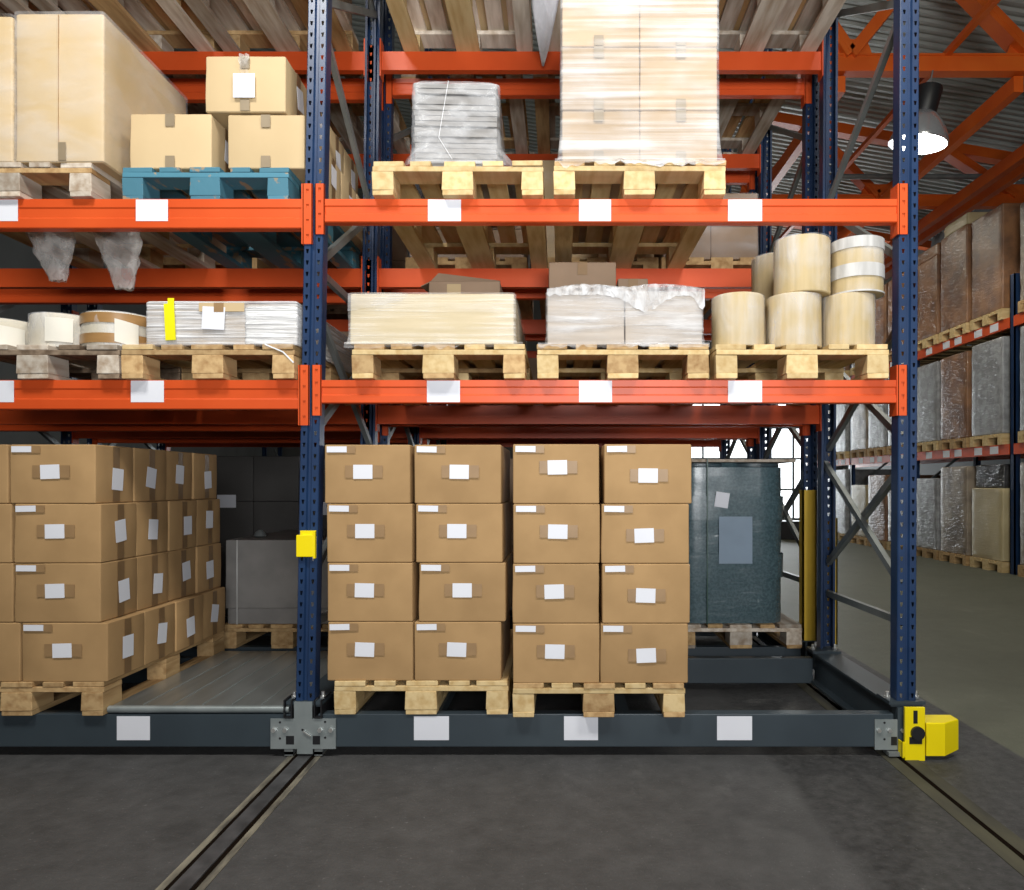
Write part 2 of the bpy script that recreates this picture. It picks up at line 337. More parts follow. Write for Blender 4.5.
# ---------------------------------------------------------------- room
def room():
    XL, XR, YF, YB = -9.0, 9.2, -10.0, 19.8
    o = MB().box(XL, XR, YF, YB, -.1, 0).build('floor', M_floor); struct(o)
    def rz(x): return 8.95-.17*x
    # corrugated roof: trapezoid ribs running with the slope
    mb = MB(); prof = []; y = YF; p = .16
    while y < YB:
        prof += [(y, 0), (y+p*.35, 0), (y+p*.5, .035), (y+p*.85, .035)]; y += p
    vs = []; fs = []
    for (yy, dz) in prof:
        vs += [(XL, yy, rz(XL)-dz), (XR, yy, rz(XR)-dz)]
    for i in range(len(prof)-1): fs.append((2*i, 2*i+1, 2*i+3, 2*i+2))
    mb.add(vs, fs); o = mb.build('ceiling', M_roof)
    md = o.modifiers.new('thickness', 'SOLIDIFY'); md.thickness = .01; md.offset = 1; struct(o)
    H = 10.6
    struct(MB().box(XL-.1, XL, YF, YB, 0, H).build('wall_left', M_wall))
    struct(MB().box(XR, XR+.1, YF, YB, 0, 7.6).build('wall_right', M_wall))
    struct(MB().box(XL, XR, YF-.1, YF, 0, H).build('wall_front', M_wall))
    # back wall with glazed opening
    a, b, z0, z1 = 3.9, 8.3, .15, 4.0
    mb = MB().box(XL, a, YB, YB+.1, 0, H).box(b, XR, YB, YB+.1, 0, H).box(a, b, YB, YB+.1, z1, H).box(a, b, YB, YB+.1, 0, z0)
    struct(mb.build('wall_back', M_wall))
    wn = struct(MB().box(a, b, YB+.03, YB+.06, z0, z1).build('window_1', M_glow))
    fr = MB()
    k = 6
    for i in range(k+1):
        xx = a+(b-a)*i/k; fr.box(xx-.03, xx+.03, YB-.03, YB+.03, z0, z1)
    for zz in (z0, 1.1, 2.1, 3.1, z1): fr.box(a, b, YB-.025, YB+.025, zz-.03, zz+.03)
    fr.build('window_frame', M_galvd, wn)
    # roof trusses
    for q, (D, nm) in enumerate(((8.9, 'nearest'), (13.2, 'second'), (17.6, 'farthest'))):
        Y = D-CAM_D; zc = 6.5
        t = thing('roof_truss', 'orange steel roof truss crossing the hall, %s of the three above the aisle' % nm, 'truss', (0, Y, zc), 0, 'orange roof trusses')
        x0, x1 = 1.9, 9.1
        MB().box(x0, x1, -.06, .06, -.09, .09).box(x0, x1, -.075, .075, .088, .11).box(x0, x1, -.075, .075, -.11, -.088).build('bottom_chord', M_truss, t)
        MB().bar((x0, 0, rz(x0)-zc-.25), (x1, 0, rz(x1)-zc-.25), .2, .18).build('top_chord', M_truss, t)
        xs = [2.2, 3.75, 4.95, 6.15, 7.35, 8.7]
        js = [('b', 3.65), ('t', 4.75), ('b', 5.95), ('t', 7.2), ('b', 8.4)]
        js = [('t', 2.3), ('b', 3.55), ('t', 4.75), ('b', 5.9), ('t', 7.1), ('b', 8.4)]
        js = [('t', 2.5), ('b', 3.6), ('t', 4.62), ('b', 5.85), ('t', 4.9+2.2), ('b', 8.4)]
        for (ka, xa), (kb, xb) in zip(js, js[1:]):
            za = .1 if ka == 'b' else rz(xa)-zc-.3; zb = .1 if kb == 'b' else rz(xb)-zc-.3
            MB().bar((xa, 0, za), (xb, 0, zb), .14, .22, (0, 1, 0)).bar((xa, -.08, za), (xb, -.08, zb), .03, .07, (0, 1, 0)).build('diagonal', M_truss, t)
        for xa in (3.6, 5.85, 8.4):
            MB().prism([(xa-.3, .1), (xa+.3, .1), (xa+.22, .32), (xa-.22, .32)], -.015, .015, 'y').build('gusset_plate', M_truss, t)
    def purlin(x, z, ya, yb, wd, th, label):
        o = MB().box(-wd/2, wd/2, 0, yb-ya, -th/2, th/2).build('roof_beam', M_truss)
        o.location = (x, ya, z); tag(o, label, 'beam')
    T1, T3 = 8.9-CAM_D, 19.7
    purlin(5.72, 6.27, T1, T3, .12, .2, 'orange roof beam running away from the nearest truss, just right of the pendant lamp')
    purlin(7.0, 6.27, T1-2.2, T3, .12, .2, 'orange roof beam above the brown stacks, inner of the close pair')
    purlin(7.32, 6.27, T1-2.2, T3, .12, .2, 'orange roof beam above the brown stacks, outer of the close pair')
    purlin(3.5, 6.27, T1, T3, .12, .2, 'orange roof beam seen between the rear posts, leftmost of the long ones')
    o = MB().bar((0, 0, 0), (0, T3-T1+2.5, 0), .07, .07).build('roof_tie', M_truss); o.location = (4.8, T1-2.5, 6.62)
    tag(o, 'thin orange tie bar running past the nearest truss, left of the pendant lamp', 'tie bar')
    o = MB().cyl((0, 0, 0), .045, 6.6, 12, 'x').build('ceiling_pipe', M_galvd, None, True); o.location = (2.4, 9.0, 6.6)
    tag(o, 'thin grey pipe crossing under the roof behind the pendant lamp', 'pipe')
room()

def floor_rail(Xc, label, w=.085):
    t = thing('floor_rail', label, 'rail', (Xc, -4.2, 0), 0, 'guide rails set in the floor')
    L = 8.6
    MB().box(-w-.022, -w+.004, 0, L, 0, .003).box(w-.004, w+.022, 0, L, 0, .003).build('edge_strip', M_edge, t)
    MB().box(-w+.004, w-.004, 0, L, 0, .0015).build('groove', M_groove, t)
    MB().box(-.032, .032, 0, L, .0015, .006, 0).build('rail_head', M_railtop, t)
M_edge = mat('pale_grout', (.24, .22, .165), .8, scale=22, col2=(.06, .055, .045), detail=10, stretch=(1, .25, 1))
M_edge2 = mat('mossy_grout', (.07, .065, .038), .8, scale=10, col2=(.035, .033, .025), detail=8, stretch=(1, .3, 1))
M_groove = mat('groove_shade_paint', (.010, .007, .005), 1, scale=9, spec=0)  # flat strip; shade of the recess is painted in near black
M_railtop = mat('worn_rail_steel', (.10, .10, .105), .45, .2, scale=12, col2=(.05, .05, .052), detail=8)
floor_rail(-1.198, 'worn steel guide rail in the floor leading under the blue post between the bays', .055)
def floor_rail2():
    t = thing('floor_rail', 'mossy guide rail in the floor leading under the yellow end bumper', 'rail', (1.585, -4.2, 0), 0, 'guide rails set in the floor')
    L = 8.6
    MB().box(-.075, -.012, 0, L, 0, .003).box(.012, .075, 0, L, 0, .003).build('edge_strip', M_edge2, t)
    MB().box(-.012, .012, 0, L, 0, .0015).build('groove', M_groove, t)
floor_rail2()

# ---------------------------------------------------------------- racks
FD = 1.13
LV = [(1.768,), (2.618,), (3.965,)]
def post_mesh(W, dep, z0, z1, lean, name='upright_post'):
    """perforated channel post: two hole columns, recessed web between, open back. local origin at base centre of front face"""
    mb = MB(); p = .0535; n = int((z1-z0)/p)
    def q(x, y, z): return (x+lean*z, y, z)
    cols = [(-W/2+.004, -.012), (.012, W/2-.004)]
    H = z1-z0
    for (a, b) in cols:
        c = (a+b)/2
        for i in range(n):
            zz = i*p; zt = zz+p if i < n-1 else H
            o = [q(a, 0, zz), q(b, 0, zz), q(b, 0, zt), q(a, 0, zt)]
            h = [q(c-.0035, 0, zz+.015), q(c+.0035, 0, zz+.015), q(c+.007, 0, zz+.035), q(c-.007, 0, zz+.035)]
            mb.add(o+h, [(0, 1, 5, 4), (1, 2, 6, 5), (2, 3, 7, 6), (3, 0, 4, 7)])
    def strip(pts):
        vs = []
        for (x, y) in pts: vs += [q(x, y, 0), q(x, y, H)]
        mb.add(vs, [(2*i, 2*i+2, 2*i+3, 2*i+1) for i in range(len(pts)-1)])
    strip([(-.012, 0), (-.006, .012), (.006, .012), (.012, 0)])
    hw = W/2
    strip([(-hw+.004, 0), (-hw, .004), (-hw, dep), (-hw+.014, dep), (-hw+.014, dep-.003)])
    strip([(hw-.004, 0), (hw, .004), (hw, dep), (hw-.014, dep), (hw-.014, dep-.003)])
    me = mb.mesh(name, M_navy)
    return me
def connector(x0, x1, y, ztop, h, parent, wrap=0):
    mb = MB()
    n = 4; gap = h/n
    # plate with real slots: strips around holes
    cx = (x0+x1)/2
    for i in range(n):
        a = ztop-h+i*gap; b = a+gap
        o = [(x0, y, a), (x1, y, a), (x1, y, b), (x0, y, b)]
        m_ = (a+b)/2
        hh = [(cx-.004, y, m_-.010), (cx+.004, y, m_-.010), (cx+.0075, y, m_+.010), (cx-.0075, y, m_+.010)]
        mb.add(o+hh, [(0, 1, 5, 4), (1, 2, 6, 5), (2, 3, 7, 6), (3, 0, 4, 7)])
    mb.box(x0, x0+.004, y, y+.01, ztop-h, ztop).box(x1-.004, x1, y, y+.01, ztop-h, ztop)
    mb.box(x0, x1, y+.006, y+.0065, ztop-h, ztop)
    if wrap: mb.box(x0-.006, x0, y, y+.075, ztop-h, ztop)
    return mb.build('beam_connector', M_orange, parent)
def beam(x0, x1, yf, ztop, h, rack, name='beam', m=None, flip=False):
    m = m or M_orange
    # profile (y,z) : front face with a stepped recess, top and bottom flanges
    d = .05; s = -1 if flip else 1
    pr = [(0, 0), (0, -h*.28), (.005, -h*.33), (.005, -h*.62), (0, -h*.67), (0, -h+.004), (.004, -h), (d, -h), (d, 0)]
    pts = [(yf+s*a, ztop+b) for a, b in pr]
    mb = MB(); n = len(pts)
    vs = [(x0, a, b) for a, b in pts]+[(x1, a, b) for a, b in pts]
    mb.add(vs, [tuple(range(n)), tuple(range(n, 2*n))]+[(i, (i+1) % n, n+(i+1) % n, n+i) for i in range(n)])
    return mb.build(name, m, rack)
def brace(rack, xf, xr, yf, yr, za, zb, side=0):
    """C brace from the front post at height za to the rear post at height zb"""
    mb = MB().bar((xf, yf, za), (xr, yr, zb), .036, .022, (1, 0, 0))
    mb.bar((xf+.014, yf, za), (xr+.014, yr, zb), .036, .004, (1, 0, 0))
    return mb.build('brace', M_galvd, rack)

W_P, D_P = .09, .07
def pallet_rack(Y0, label, front_lean=(.018, .005), rear_lean=(.0115, .005), xl=-1.197, xr=1.627, xlr=-1.203, xrr=1.655, detail=True, zt=5.6, near=False):
    t = thing('pallet_rack', label, 'pallet rack', (0, Y0, 0), 0, 'mobile pallet racks one behind another')
    zb = .262
    xll = xl-2.80
    frames = [(xll, xll, 0, 0), (xl, xlr, front_lean[0], rear_lean[0]), (xr, xrr, front_lean[1], rear_lean[1])]
    for (a, b, la, lb) in frames:
        me = post_mesh(W_P, D_P, zb, zt, la); link('upright_post', me, t, (a, 0, zb))
        me2 = post_mesh(W_P, D_P, zb, zt, -lb); link('upright_post', me2, t, (b, FD, zb), (0, 0, PI))
        fx = lambda z: a+la*(z-zb); rx = lambda z: b+lb*(z-zb)
        yf, yr = .035, FD-.035
        off = 0
        for za, zc in ((.62, .60), (.80, 1.41), (1.39, .79), (1.50, 2.06), (2.10, 1.50), (2.31, 2.31), (2.33, 2.97), (3.55, 2.99), (3.57, 4.2), (4.8, 4.22)):
            off = .012 if off <= 0 else -.012
            brace(t, fx(za)+off, rx(zc)+off, yf, yr, za, zc)
        # carriage side girder with base plates
        g = MB().box(-.075, .075, 0, FD, .235, .247).box(-.075, .075, 0, FD, .05, .06).box(-.03, -.018, 0, FD, .06, .235).box(.018, .03, 0, FD, .06, .235)
        g = g.build('side_girder', M_slate, t); g.location = (a, 0, 0)
        for yy in (.0, FD-.13):
            bp = MB().box(-.085, .085, yy-.008, yy+.125, .247, .262).build('base_plate', M_slate, t); bp.location = (a, 0, 0)
            for sx in (-.068, .068):
                MB().cyl((sx, yy+.05, .262), .009, .03, 8).cyl((sx, yy+.05, .262), .015, .01, 6).build('bolt', M_bolt, bp)
        for yy in (.28, FD-.28):
            wh = MB().cyl((-.016, yy, .075), .066, .032, 24, 'x').build('wheel', M_galvd, t, True); wh.location = (a, 0, 0)
    f = frames
    spans = [(0, 1, .137), (1, 2, .108)]
    for (i, j, h) in spans:
        for li, (zt_,) in enumerate(LV):
            for rear in (0, 1):
                A, B = f[i], f[j]
                k = 2+rear
                ax = (A[1] if rear else A[0])+A[k]*(zt_-zb); bx = (B[1] if rear else B[0])+B[k]*(zt_-zb)
                y = FD if rear else 0.0
                bm_ = beam(ax+W_P/2-.002, bx-W_P/2+.002, y, zt_, h if not rear else .115, t, flip=bool(rear))
                hh = .283 if h > .13 else .237
                if not rear:
                    connector(ax+.006, ax+W_P/2+.006, -.007, zt_+.07, hh, bm_)
                    connector(bx-W_P/2-.006, bx-.006, -.007, zt_+.07, hh, bm_, wrap=1)
                else:
                    MB().box(ax+.01, ax+W_P/2, FD, FD+.006, zt_-.16, zt_+.07).box(ax+W_P/2, ax+W_P/2+.008, FD-.07, FD+.006, zt_-.16, zt_+.07).build('beam_connector', M_orange, bm_)
                    MB().box(bx-W_P/2, bx-.01, FD, FD+.006, zt_-.16, zt_+.07).box(bx-W_P/2-.008, bx-W_P/2, FD-.07, FD+.006, zt_-.16, zt_+.07).build('beam_connector', M_orange, bm_)
                if near and not rear:
                    pxs = {(0, 0): [(-16, 14), (131, 164)], (1, 0): [(-14, 18), (136, 168)], (0, 1): [(427, 460), (579, 612), (728, 762)], (1, 1): [(428, 461), (579, 611), (728, 762)]}.get((li, i), [])
                    for (p0, p1) in pxs:
                        MB().box(X(p0), X(p1), -.0015, 0.0, zt_-.104 if not rear else 0, zt_-.003).build('beam_label', M_paper, bm_)
        # carriage girders
        for yy, nm in ((0, 'f'), (FD-.06, 'r')):
            x0, x1 = f[i][0]+.06, f[j][0]-.06
            g = MB().box(x0, x1, yy, yy+.06, .045, .2, .004).build('base_beam', M_slate, t)
            if near and nm == 'f':
                for (p0, p1) in ([(117, 150)] if i == 0 else [(414, 449), (564, 598), (717, 752)]):
                    MB().box(X(p0), X(p1), -.0015, 0.0, .078, .19).build('beam_label', M_paper, g)
    return t
R1 = pallet_rack(0, 'front orange and blue mobile pallet rack facing the dark floor', near=True)
R2 = pallet_rack(1.375, 'orange and blue pallet rack standing back to back behind the front rack', front_lean=(.0115, .005), xl=-1.203, xr=1.655)
R3 = pallet_rack(2.75, 'third orange and blue pallet rack, behind the first two', front_lean=(.0115, .005), xl=-1.203, xr=1.655)
for o_, a in ((R2, 0), (R3, 0)): pass

# parts of the front rack that only it shows
def rack_details():
    t = R1
    # galvanised cross bracket under the middle post
    def Zp(y): return Z(y)
    b = MB()
    x0, x1 = X(271.5), X(336.5); z0, z1 = Zp(748), Zp(718)
    y = -.012
    pts = [(x0, z0), (X(298), z0), (X(298), Zp(753)), (X(313.5), Zp(753)), (X(313.5), z0), (x1, z0), (x1, z1), (X(313), z1), (X(313), Zp(701)), (X(295), Zp(701)), (X(295), z1), (x0, z1)]
    b.prism(pts, y, y+.008, 'y')
    br = b.build('post_bracket', M_galv, t)
    for px_ in (275, 286.3, 321, 332):
        MB().cyl((X(px_), y-.012, Zp(729)), .011, .012, 6, 'y').build('bolt', M_bolt, br)
    for (pa, pb) in ((287, 295), (313.6, 321)):
        MB().box(X(pa), X(pb), y-.001, y, Zp(743.5), Zp(735)).build('window_slot', M_black, br)
    for (px_, py_) in ((281, 721.5), (281, 737.5), (326, 721), (326, 736.7), (303.5, 729)):
        MB().cyl((X(px_), y-.001, Zp(py_)), .0055, .001, 10, 'y').build('hole', M_black, br)
    MB().bar((X(304.5), y-.006, Zp(730)), (X(312), y-.006, Zp(735)), .006, .006).build('split_pin', M_bolt, br)
    for (pa, pb) in ((285, 293.5), (315, 323)):
        MB().box(X(pa), X(pb), -.008, .05, Zp(754), Zp(748)).box(X(pa), X(pb), -.008, -.004, Zp(755), Zp(751)).build('wheel_guard', M_galvd, t)
        MB().box(X(pa), X(pb), -.02, .12, Zp(717), Zp(715.6)).box(X(pa), X(pa+1.2), -.02, .12, Zp(715.6), Zp(699)).box(X(pb-1.2), X(pb), -.02, .12, Zp(715.6), Zp(699)).build('girder_end', M_black, t)
    # right bracket
    b = MB().box(X(874), X(896.5), -.010, -.002, Zp(749), Zp(719)).build('post_bracket', M_galv, t)
    for px_ in (877.6, 888.2, 901):
        MB().cyl((X(px_), -.022, Zp(729.5)), .010, .012, 6, 'y').build('bolt', M_bolt, b)
    for py_ in (722, 738.5): MB().cyl((X(883.5), -.011, Zp(py_)), .0055, .001, 10, 'y').build('hole', M_black, b)
    MB().box(X(890), X(896), -.011, -.010, Zp(744.5), Zp(736)).build('window_slot', M_black, b)
    MB().box(X(896.5), X(905), -.012, .05, Zp(752), Zp(707)).build('girder_end', M_slate, t)
    MB().box(X(886), X(905), -.03, .03, .012, .03).build('wheel_guard', M_galvd, t)
    # deck sheet in the left bay
    dx0, dx1 = -2.112, X(289)
    dk = MB().box(dx0, dx1, .02, FD-.02, .2, .236)
    k = 6
    dk = dk.build('deck_sheet', M_deck, t)
    MB().cyl((dx0-.01, .008, .221), .0165, dx1-dx0+.01, 14, 'x').build('rolled_edge', M_galv, dk, True)
    for i in range(1, k):
        xx = dx0+(dx1-dx0)*i/k
        MB().box(xx-.002, xx+.002, .03, FD-.03, .236, .2385).build('seam', M_galv, dk)
    # wooden-look floor bearers hidden under the goods: steel cross bars between base beams
    for xx in (-.6, -.2, .3):
        MB().box(xx-.03, xx+.03, .06, FD-.06, .14, .195).build('cross_bar', M_slate, t)
    # yellow control/sensor head at the outer corner
    yb = MB().box(X(905.2, -.05), X(925.2, -.05), -.05, -.035, Z(764, -.05), Z(707.5, -.05), .002)
    yp = yb.build('end_cover', M_yellow, t)
    MB().box(X(913.3, -.05), X(917.5, -.05), -.0515, -.05, Z(723.5, -.05), Z(710.5, -.05)).build('slot', M_black, yp)
    MB().cyl((X(917, -.05), -.064, Z(732.8, -.05)), .031, .014, 24, 'y').build('knob', M_black, yp, True)
    MB().box(X(909.3, -.05), X(922, -.05), -.052, -.05, Z(744, -.05), Z(737, -.05)).build('slot', M_black, yp)
    MB().box(X(902, -.05), X(903, -.05), -.058, -.01, Z(757.5, -.05), Z(742, -.05)).box(X(902, -.05), X(905.4, -.05), -.05, -.045, Z(757.5, -.05), Z(742, -.05)).build('flange', M_yellow, yp)
    a, c, d_ = X(926.3, -.05), X(945, -.05), X(958.4, .0)
    zt, zb_ = Z(724, -.05), Z(756, -.05)
    hb = MB()
    pts = [(a, -.05), (c, -.05), (d_, .0), (d_, .07), (a, .07)]
    n = len(pts)
    vs = [(p, q, zb_+(.012 if i in (2, 3) else 0)) for i, (p, q) in enumerate(pts)]+[(p, q, zt) for p, q in pts]
    cx_, cy_ = sum(p for p, q in pts)/n, .01
    vs += [(cx_+(p-cx_)*.97, cy_+(q-cy_)*.94, zt+.005) for p, q in pts]
    fs = [tuple(range(n)), tuple(range(2*n, 3*n))]+[(l*n+i, l*n+(i+1) % n, (l+1)*n+(i+1) % n, (l+1)*n+i) for l in (0, 1) for i in range(n)]
    hb.add(vs, fs); hb.build('bumper_box', M_yellow, t)
    MB().box(X(929, 0), X(934, 0), 0, .02, .012, zb_).build('bumper_foot', M_galvd, t)
    # yellow clip on the middle post
    yc = -.02
    cl = MB().box(X(296, yc), X(313.5, yc), yc, .0, Z(557, yc), Z(535, yc), .003).box(X(299, yc), X(315, yc), -.006, 0, Z(536, 0), Z(530.5, 0), .001)
    cl.box(X(313, yc), X(315, yc), -.02, 0, Z(558, 0), Z(531, 0)).build('safety_clip', M_yellow, t)
rack_details()

# yellow column guards by the rear right posts
def guard(x, y, w_, zt, lab, m):
    o = MB().box(-w_/2, w_/2, 0, .012, 0, zt-.0).box(-w_/2, -w_/2+.01, 0, .07, 0, zt).box(w_/2-.01, w_/2, 0, .07, 0, zt)
    o = o.build('column_guard', m); o.location = (x, y, 0); tag(o, lab, 'column guard', 'yellow column guards')
guard(X(810, 1.34), 1.345, .093, Z(490, 1.34), 'wide ochre yellow column guard on the post behind the dark wrapped drums', M_ochre)
guard(X(834.5, 1.22), 1.22, .04, Z(518, 1.2), 'narrow yellow column guard just right of the dark rear post', M_ochre)
bpy.data.objects['column_guard'].location.z = .25
bpy.data.objects['column_guard.001'].location.z = .25
for n_ in ('column_guard', 'column_guard.001'):
    o_ = bpy.data.objects[n_]
    for v in o_.data.vertices:
        if v.co.z > .5: v.co.z -= .25

# ---------------------------------------------------------------- pallets
PH = .158; TB = .024; BH = PH-3*TB
PC = {}
def pal_mesh(kind, key, dims, m, seed):
    k = (key, m.name, seed)
    if k not in PC:
        rnd = random.Random(hash(key)+seed*17 if False else len(key)*7+seed*13)
        w_, d_, h_ = dims
        mb = MB().box(-w_/2, w_/2, -d_/2, d_/2, 0, h_, .003)
        v2 = []
        for (x, y, z) in mb.v:
            v2.append((x+.004*noise.noise(Vector((x*9, y*3+seed, z*9+seed*2.3))), y+.003*noise.noise(Vector((x*9+5, y*3, z+seed))), z+.002*noise.noise(Vector((x*4, y*2+seed*1.7, 3)))))
        mb.v = v2
        PC[k] = mb.mesh(kind, m)
    return PC[k]
def pallet(x, y, z, label, m=M_wood, w=.8, rz=0, group='wooden pallets', simple=False, m2=None, d=1.2, seed=0, name='wooden_pallet'):
    """x,y = centre of the front edge; depth runs +y"""
    rnd = random.Random(seed*31+7)
    f = w/.8
    tops = [(-.3275*f, .145*f), (-.17*f, .10*f), (0, .145*f), (.17*f, .10*f), (.3275*f, .145*f)]
    cols = [(-.35*f, .10*f), (0, .145*f), (.35*f, .10*f)]
    rows = [.0725, d/2, d-.0725]
    if simple:
        mb = MB()
        for (cx, ww) in tops: mb.box(cx-ww/2, cx+ww/2, 0, d, PH-TB, PH)
        for r in rows: mb.box(-.4*f, .4*f, r-.0725, r+.0725, PH-2*TB, PH-TB)
        for (cx, ww) in cols:
            mb.box(cx-ww/2, cx+ww/2, 0, d, 0, TB)
            for r in rows: mb.box(cx-ww/2, cx+ww/2, r-.0725, r+.0725, TB, PH-2*TB)
        o = mb.build(name, m); o.location = (x, y, z); o.rotation_euler.z = rz
        return tag(o, label, 'pallet', group)
    t = thing(name, label, 'pallet', (x, y, z), rz, group)
    mm = lambda: (m2 if (m2 and rnd.random() < .4) else m)
    for i, (cx, ww) in enumerate(tops):
        link('top_board', pal_mesh('top_board', 't%.3f' % ww, (ww, d, TB), mm(), i % 3), t, (cx+rnd.uniform(-.006, .006), d/2+rnd.uniform(-.006, .004), PH-TB), (0, 0, rnd.uniform(-.004, .004)))
    for r in rows: link('cross_board', pal_mesh('cross_board', 'c%.3f' % f, (.8*f, .145, TB), mm(), int(r*10) % 3), t, (0, r, PH-2*TB))
    for (cx, ww) in cols:
        link('bottom_board', pal_mesh('bottom_board', 'b%.3f' % ww, (ww, d, TB), mm(), 1), t, (cx, d/2, 0))
        for r in rows: link('block', pal_mesh('block', 'k%.3f' % ww, (ww, .145, BH), mm(), int(r*10+cx*10) % 4), t, (cx, r+rnd.uniform(-.004, .003), TB))
    return t

G = 'wooden pallets on the front rack'
zB, z1, z2, z3 = .2, LV[0][0], LV[1][0], LV[2][0]
def pal_px(l, r, Y, z, label, **k):
    xl, xr = X(l, Y), X(r, Y)
    return pallet((xl+xr)/2, Y, z, label, w=xr-xl, group=G, **k)
pal_px(-70, 103, -.03, zB, 'tan wooden pallet on the base under the left block of brown cartons', m=M_wood2, seed=1)
pal_px(334, 508, -.01, zB, 'fresh wooden pallet on the base just right of the clipped blue post', m=M_wood, seed=2)
pal_px(512.6, 685, -.05, zB, 'tan wooden pallet on the base, left of the dark wrapped drums', m=M_wood, m2=M_wood2, seed=3)
pal_px(-54, 119, -.04, z1, 'dark weathered pallet on the lower beam carrying flat round rolls', m=M_woodd, m2=M_woodo, seed=4)
pal_px(121, 294, -.045, z1, 'tan pallet on the lower beam under the load with the yellow strip', m=M_wood2, m2=M_wood, seed=5)
pal_px(351.6, 525, -.05, z1, 'tan pallet on the lower beam under the long beige wrapped case', m=M_wood2, m2=M_wood, seed=6)
pal_px(537, 709, -.05, z1, 'pale pallet on the lower beam under the white wrapped low boxes', m=M_wood, m2=M_wood2, seed=7)
pal_px(716, 889, -.05, z1, 'fresh yellowish pallet on the lower beam carrying the tall round rolls', m=M_wood, seed=8)
pal_px(-83, 91, -.03, z2, 'weathered pallet on the upper beam under the two tall cartons', m=M_woodo, m2=M_wood2, seed=9)
pal_px(122, 288, .02, z2, 'worn blue painted pallet on the upper beam', m=M_woodb, seed=10)
pal_px(372, 543, -.045, z2, 'fresh yellowish pallet on the upper beam under the grey wrapped bundle', m=M_wood, seed=11)
pal_px(553.5, 725.5, -.05, z2, 'film-covered pallet on the upper beam under the tall wrapped carton stack', m=M_wood, m2=M_wood2, seed=12)
top_l = ['farthest left', 'second from left', 'just left of the blue post', 'just right of the blue post', 'above the tall wrapped stack', 'nearest the right end']
cx3 = [-3.42, -2.55, -1.69, -.57, .31, 1.19]
mm3 = [(M_woodo, M_wood2), (M_wood2, M_woodo), (M_woodo, M_wood2), (M_woodp, M_wood), (M_woodp, M_woodo), (M_woodo, M_woodp)]
for i, cx in enumerate(cx3):
    pallet(cx, .03, z3, 'weathered pallet overhead on the front rack, %s' % top_l[i], mm3[i][0], m2=mm3[i][1], seed=20+i, group='pallets overhead on the top level')
for i, cx in enumerate([-2.5, -1.62, -.66, .22, 1.18]):
    pallet(cx, 1.40, z3, 'weathered pallet overhead on the top beam of the second rack, %s of five from left' % ['first', 'second', 'third', 'fourth', 'fifth'][i], M_woodo, m2=M_wood2, seed=30+i, group='pallets overhead in the second rack')
for i, cx in enumerate([-.62, .26, 1.14]):
    pallet(cx, 2.76, z3, 'old pallet overhead on the top beam of the third rack, %s of three' % ['left', 'middle', 'right'][i], M_woodo, m2=M_woodd, simple=True, seed=40+i, group='pallets overhead in the third rack')

# ---------------------------------------------------------------- cartons
CC = {}
def cart_mesh(w_, d_, h_, m, seed, bulge=.004):
    k = (round(w_, 3), round(d_, 3), round(h_, 3), m.name, seed)
    if k not in CC: CC[k] = soft_box(w_, d_, h_, seed, bulge, .006, 4, 4).mesh('carton_body', m, True)
    return CC[k]
def plate(parent, name, m, u0, u1, v0, v1, face, off, rot=0, th=.001):
    """small flat sheet on a face. front face: u=x,v=z ; side (+x) face: u=y,v=z"""
    k = (round(u1-u0, 4), round(v1-v0, 4), face, m.name, name)
    if k not in CC:
        a, b = (u1-u0)/2, (v1-v0)/2
        CC[k] = (MB().box(-a, a, -th, 0, -b, b) if face == 'f' else MB().box(0, th, -a, a, -b, b)).mesh(name, m)
    c, e = (u0+u1)/2, (v0+v1)/2
    o = link(name, CC[k], parent, (c, off, e) if face == 'f' else (off, c, e))
    if rot: o.rotation_euler = (0, rot, 0) if face == 'f' else (rot, 0, 0)
    return o
rc = random.Random(4)
def carton(x, y, z, w_, d_, h_, label, m, style, group, rz=0, side=False, front=True, lab_dx=0, lab_dz=0, bottomlift=0, bulge=.004):
    """x = centre, y = front face, z = base"""
    t = thing('carton', label, 'carton', (x, y+d_/2, z), rz, group)
    link('carton_body', cart_mesh(w_, d_, h_, m, rc.randint(0, 3), bulge), t)
    fy = -d_/2-.0035-bulge
    if front and style == 'labelled':
        plate(t, 'tape', M_tape, -w_/2+.08, -w_/2+.145, h_-.04, h_-.006, 'f', fy+.002)
        plate(t, 'tape', M_tape, -.09+lab_dx, .085+lab_dx, .120+lab_dz, .178+lab_dz, 'f', fy)
        plate(t, 'corner_label', M_paper, -w_/2+.012, -w_/2+.105, h_-.036, h_-.008, 'f', fy, rc.uniform(-.02, .02))
        plate(t, 'label', M_paper, -.052+lab_dx, .038+lab_dx, .115+lab_dz, .181+lab_dz, 'f', fy-.001, rc.uniform(-.04, .04))
    if front and style == 'taped':
        plate(t, 'tape', M_gtape, -.022, .022, h_-.062, h_-.003, 'f', fy)
        plate(t, 'tape', M_gtape, -.022, .022, .003, .058, 'f', fy)
    if side:
        sx = w_/2+.0035+bulge
        plate(t, 'side_tape', M_tapes, -.025, .025, .006, h_-.006, 's', sx-.001)
        dz = rc.uniform(-.02, .02); dy = rc.uniform(-.02, .03)
        plate(t, 'side_label', M_paper, dy-.042, dy+.042, .08+dz, .185+dz, 's', sx+.001, rc.uniform(-.2, .2))
    return t
BW, BD, BHt = .400, .290, .277
rows = ['top', 'second from top', 'third from top', 'bottom']
zbase = zB+PH
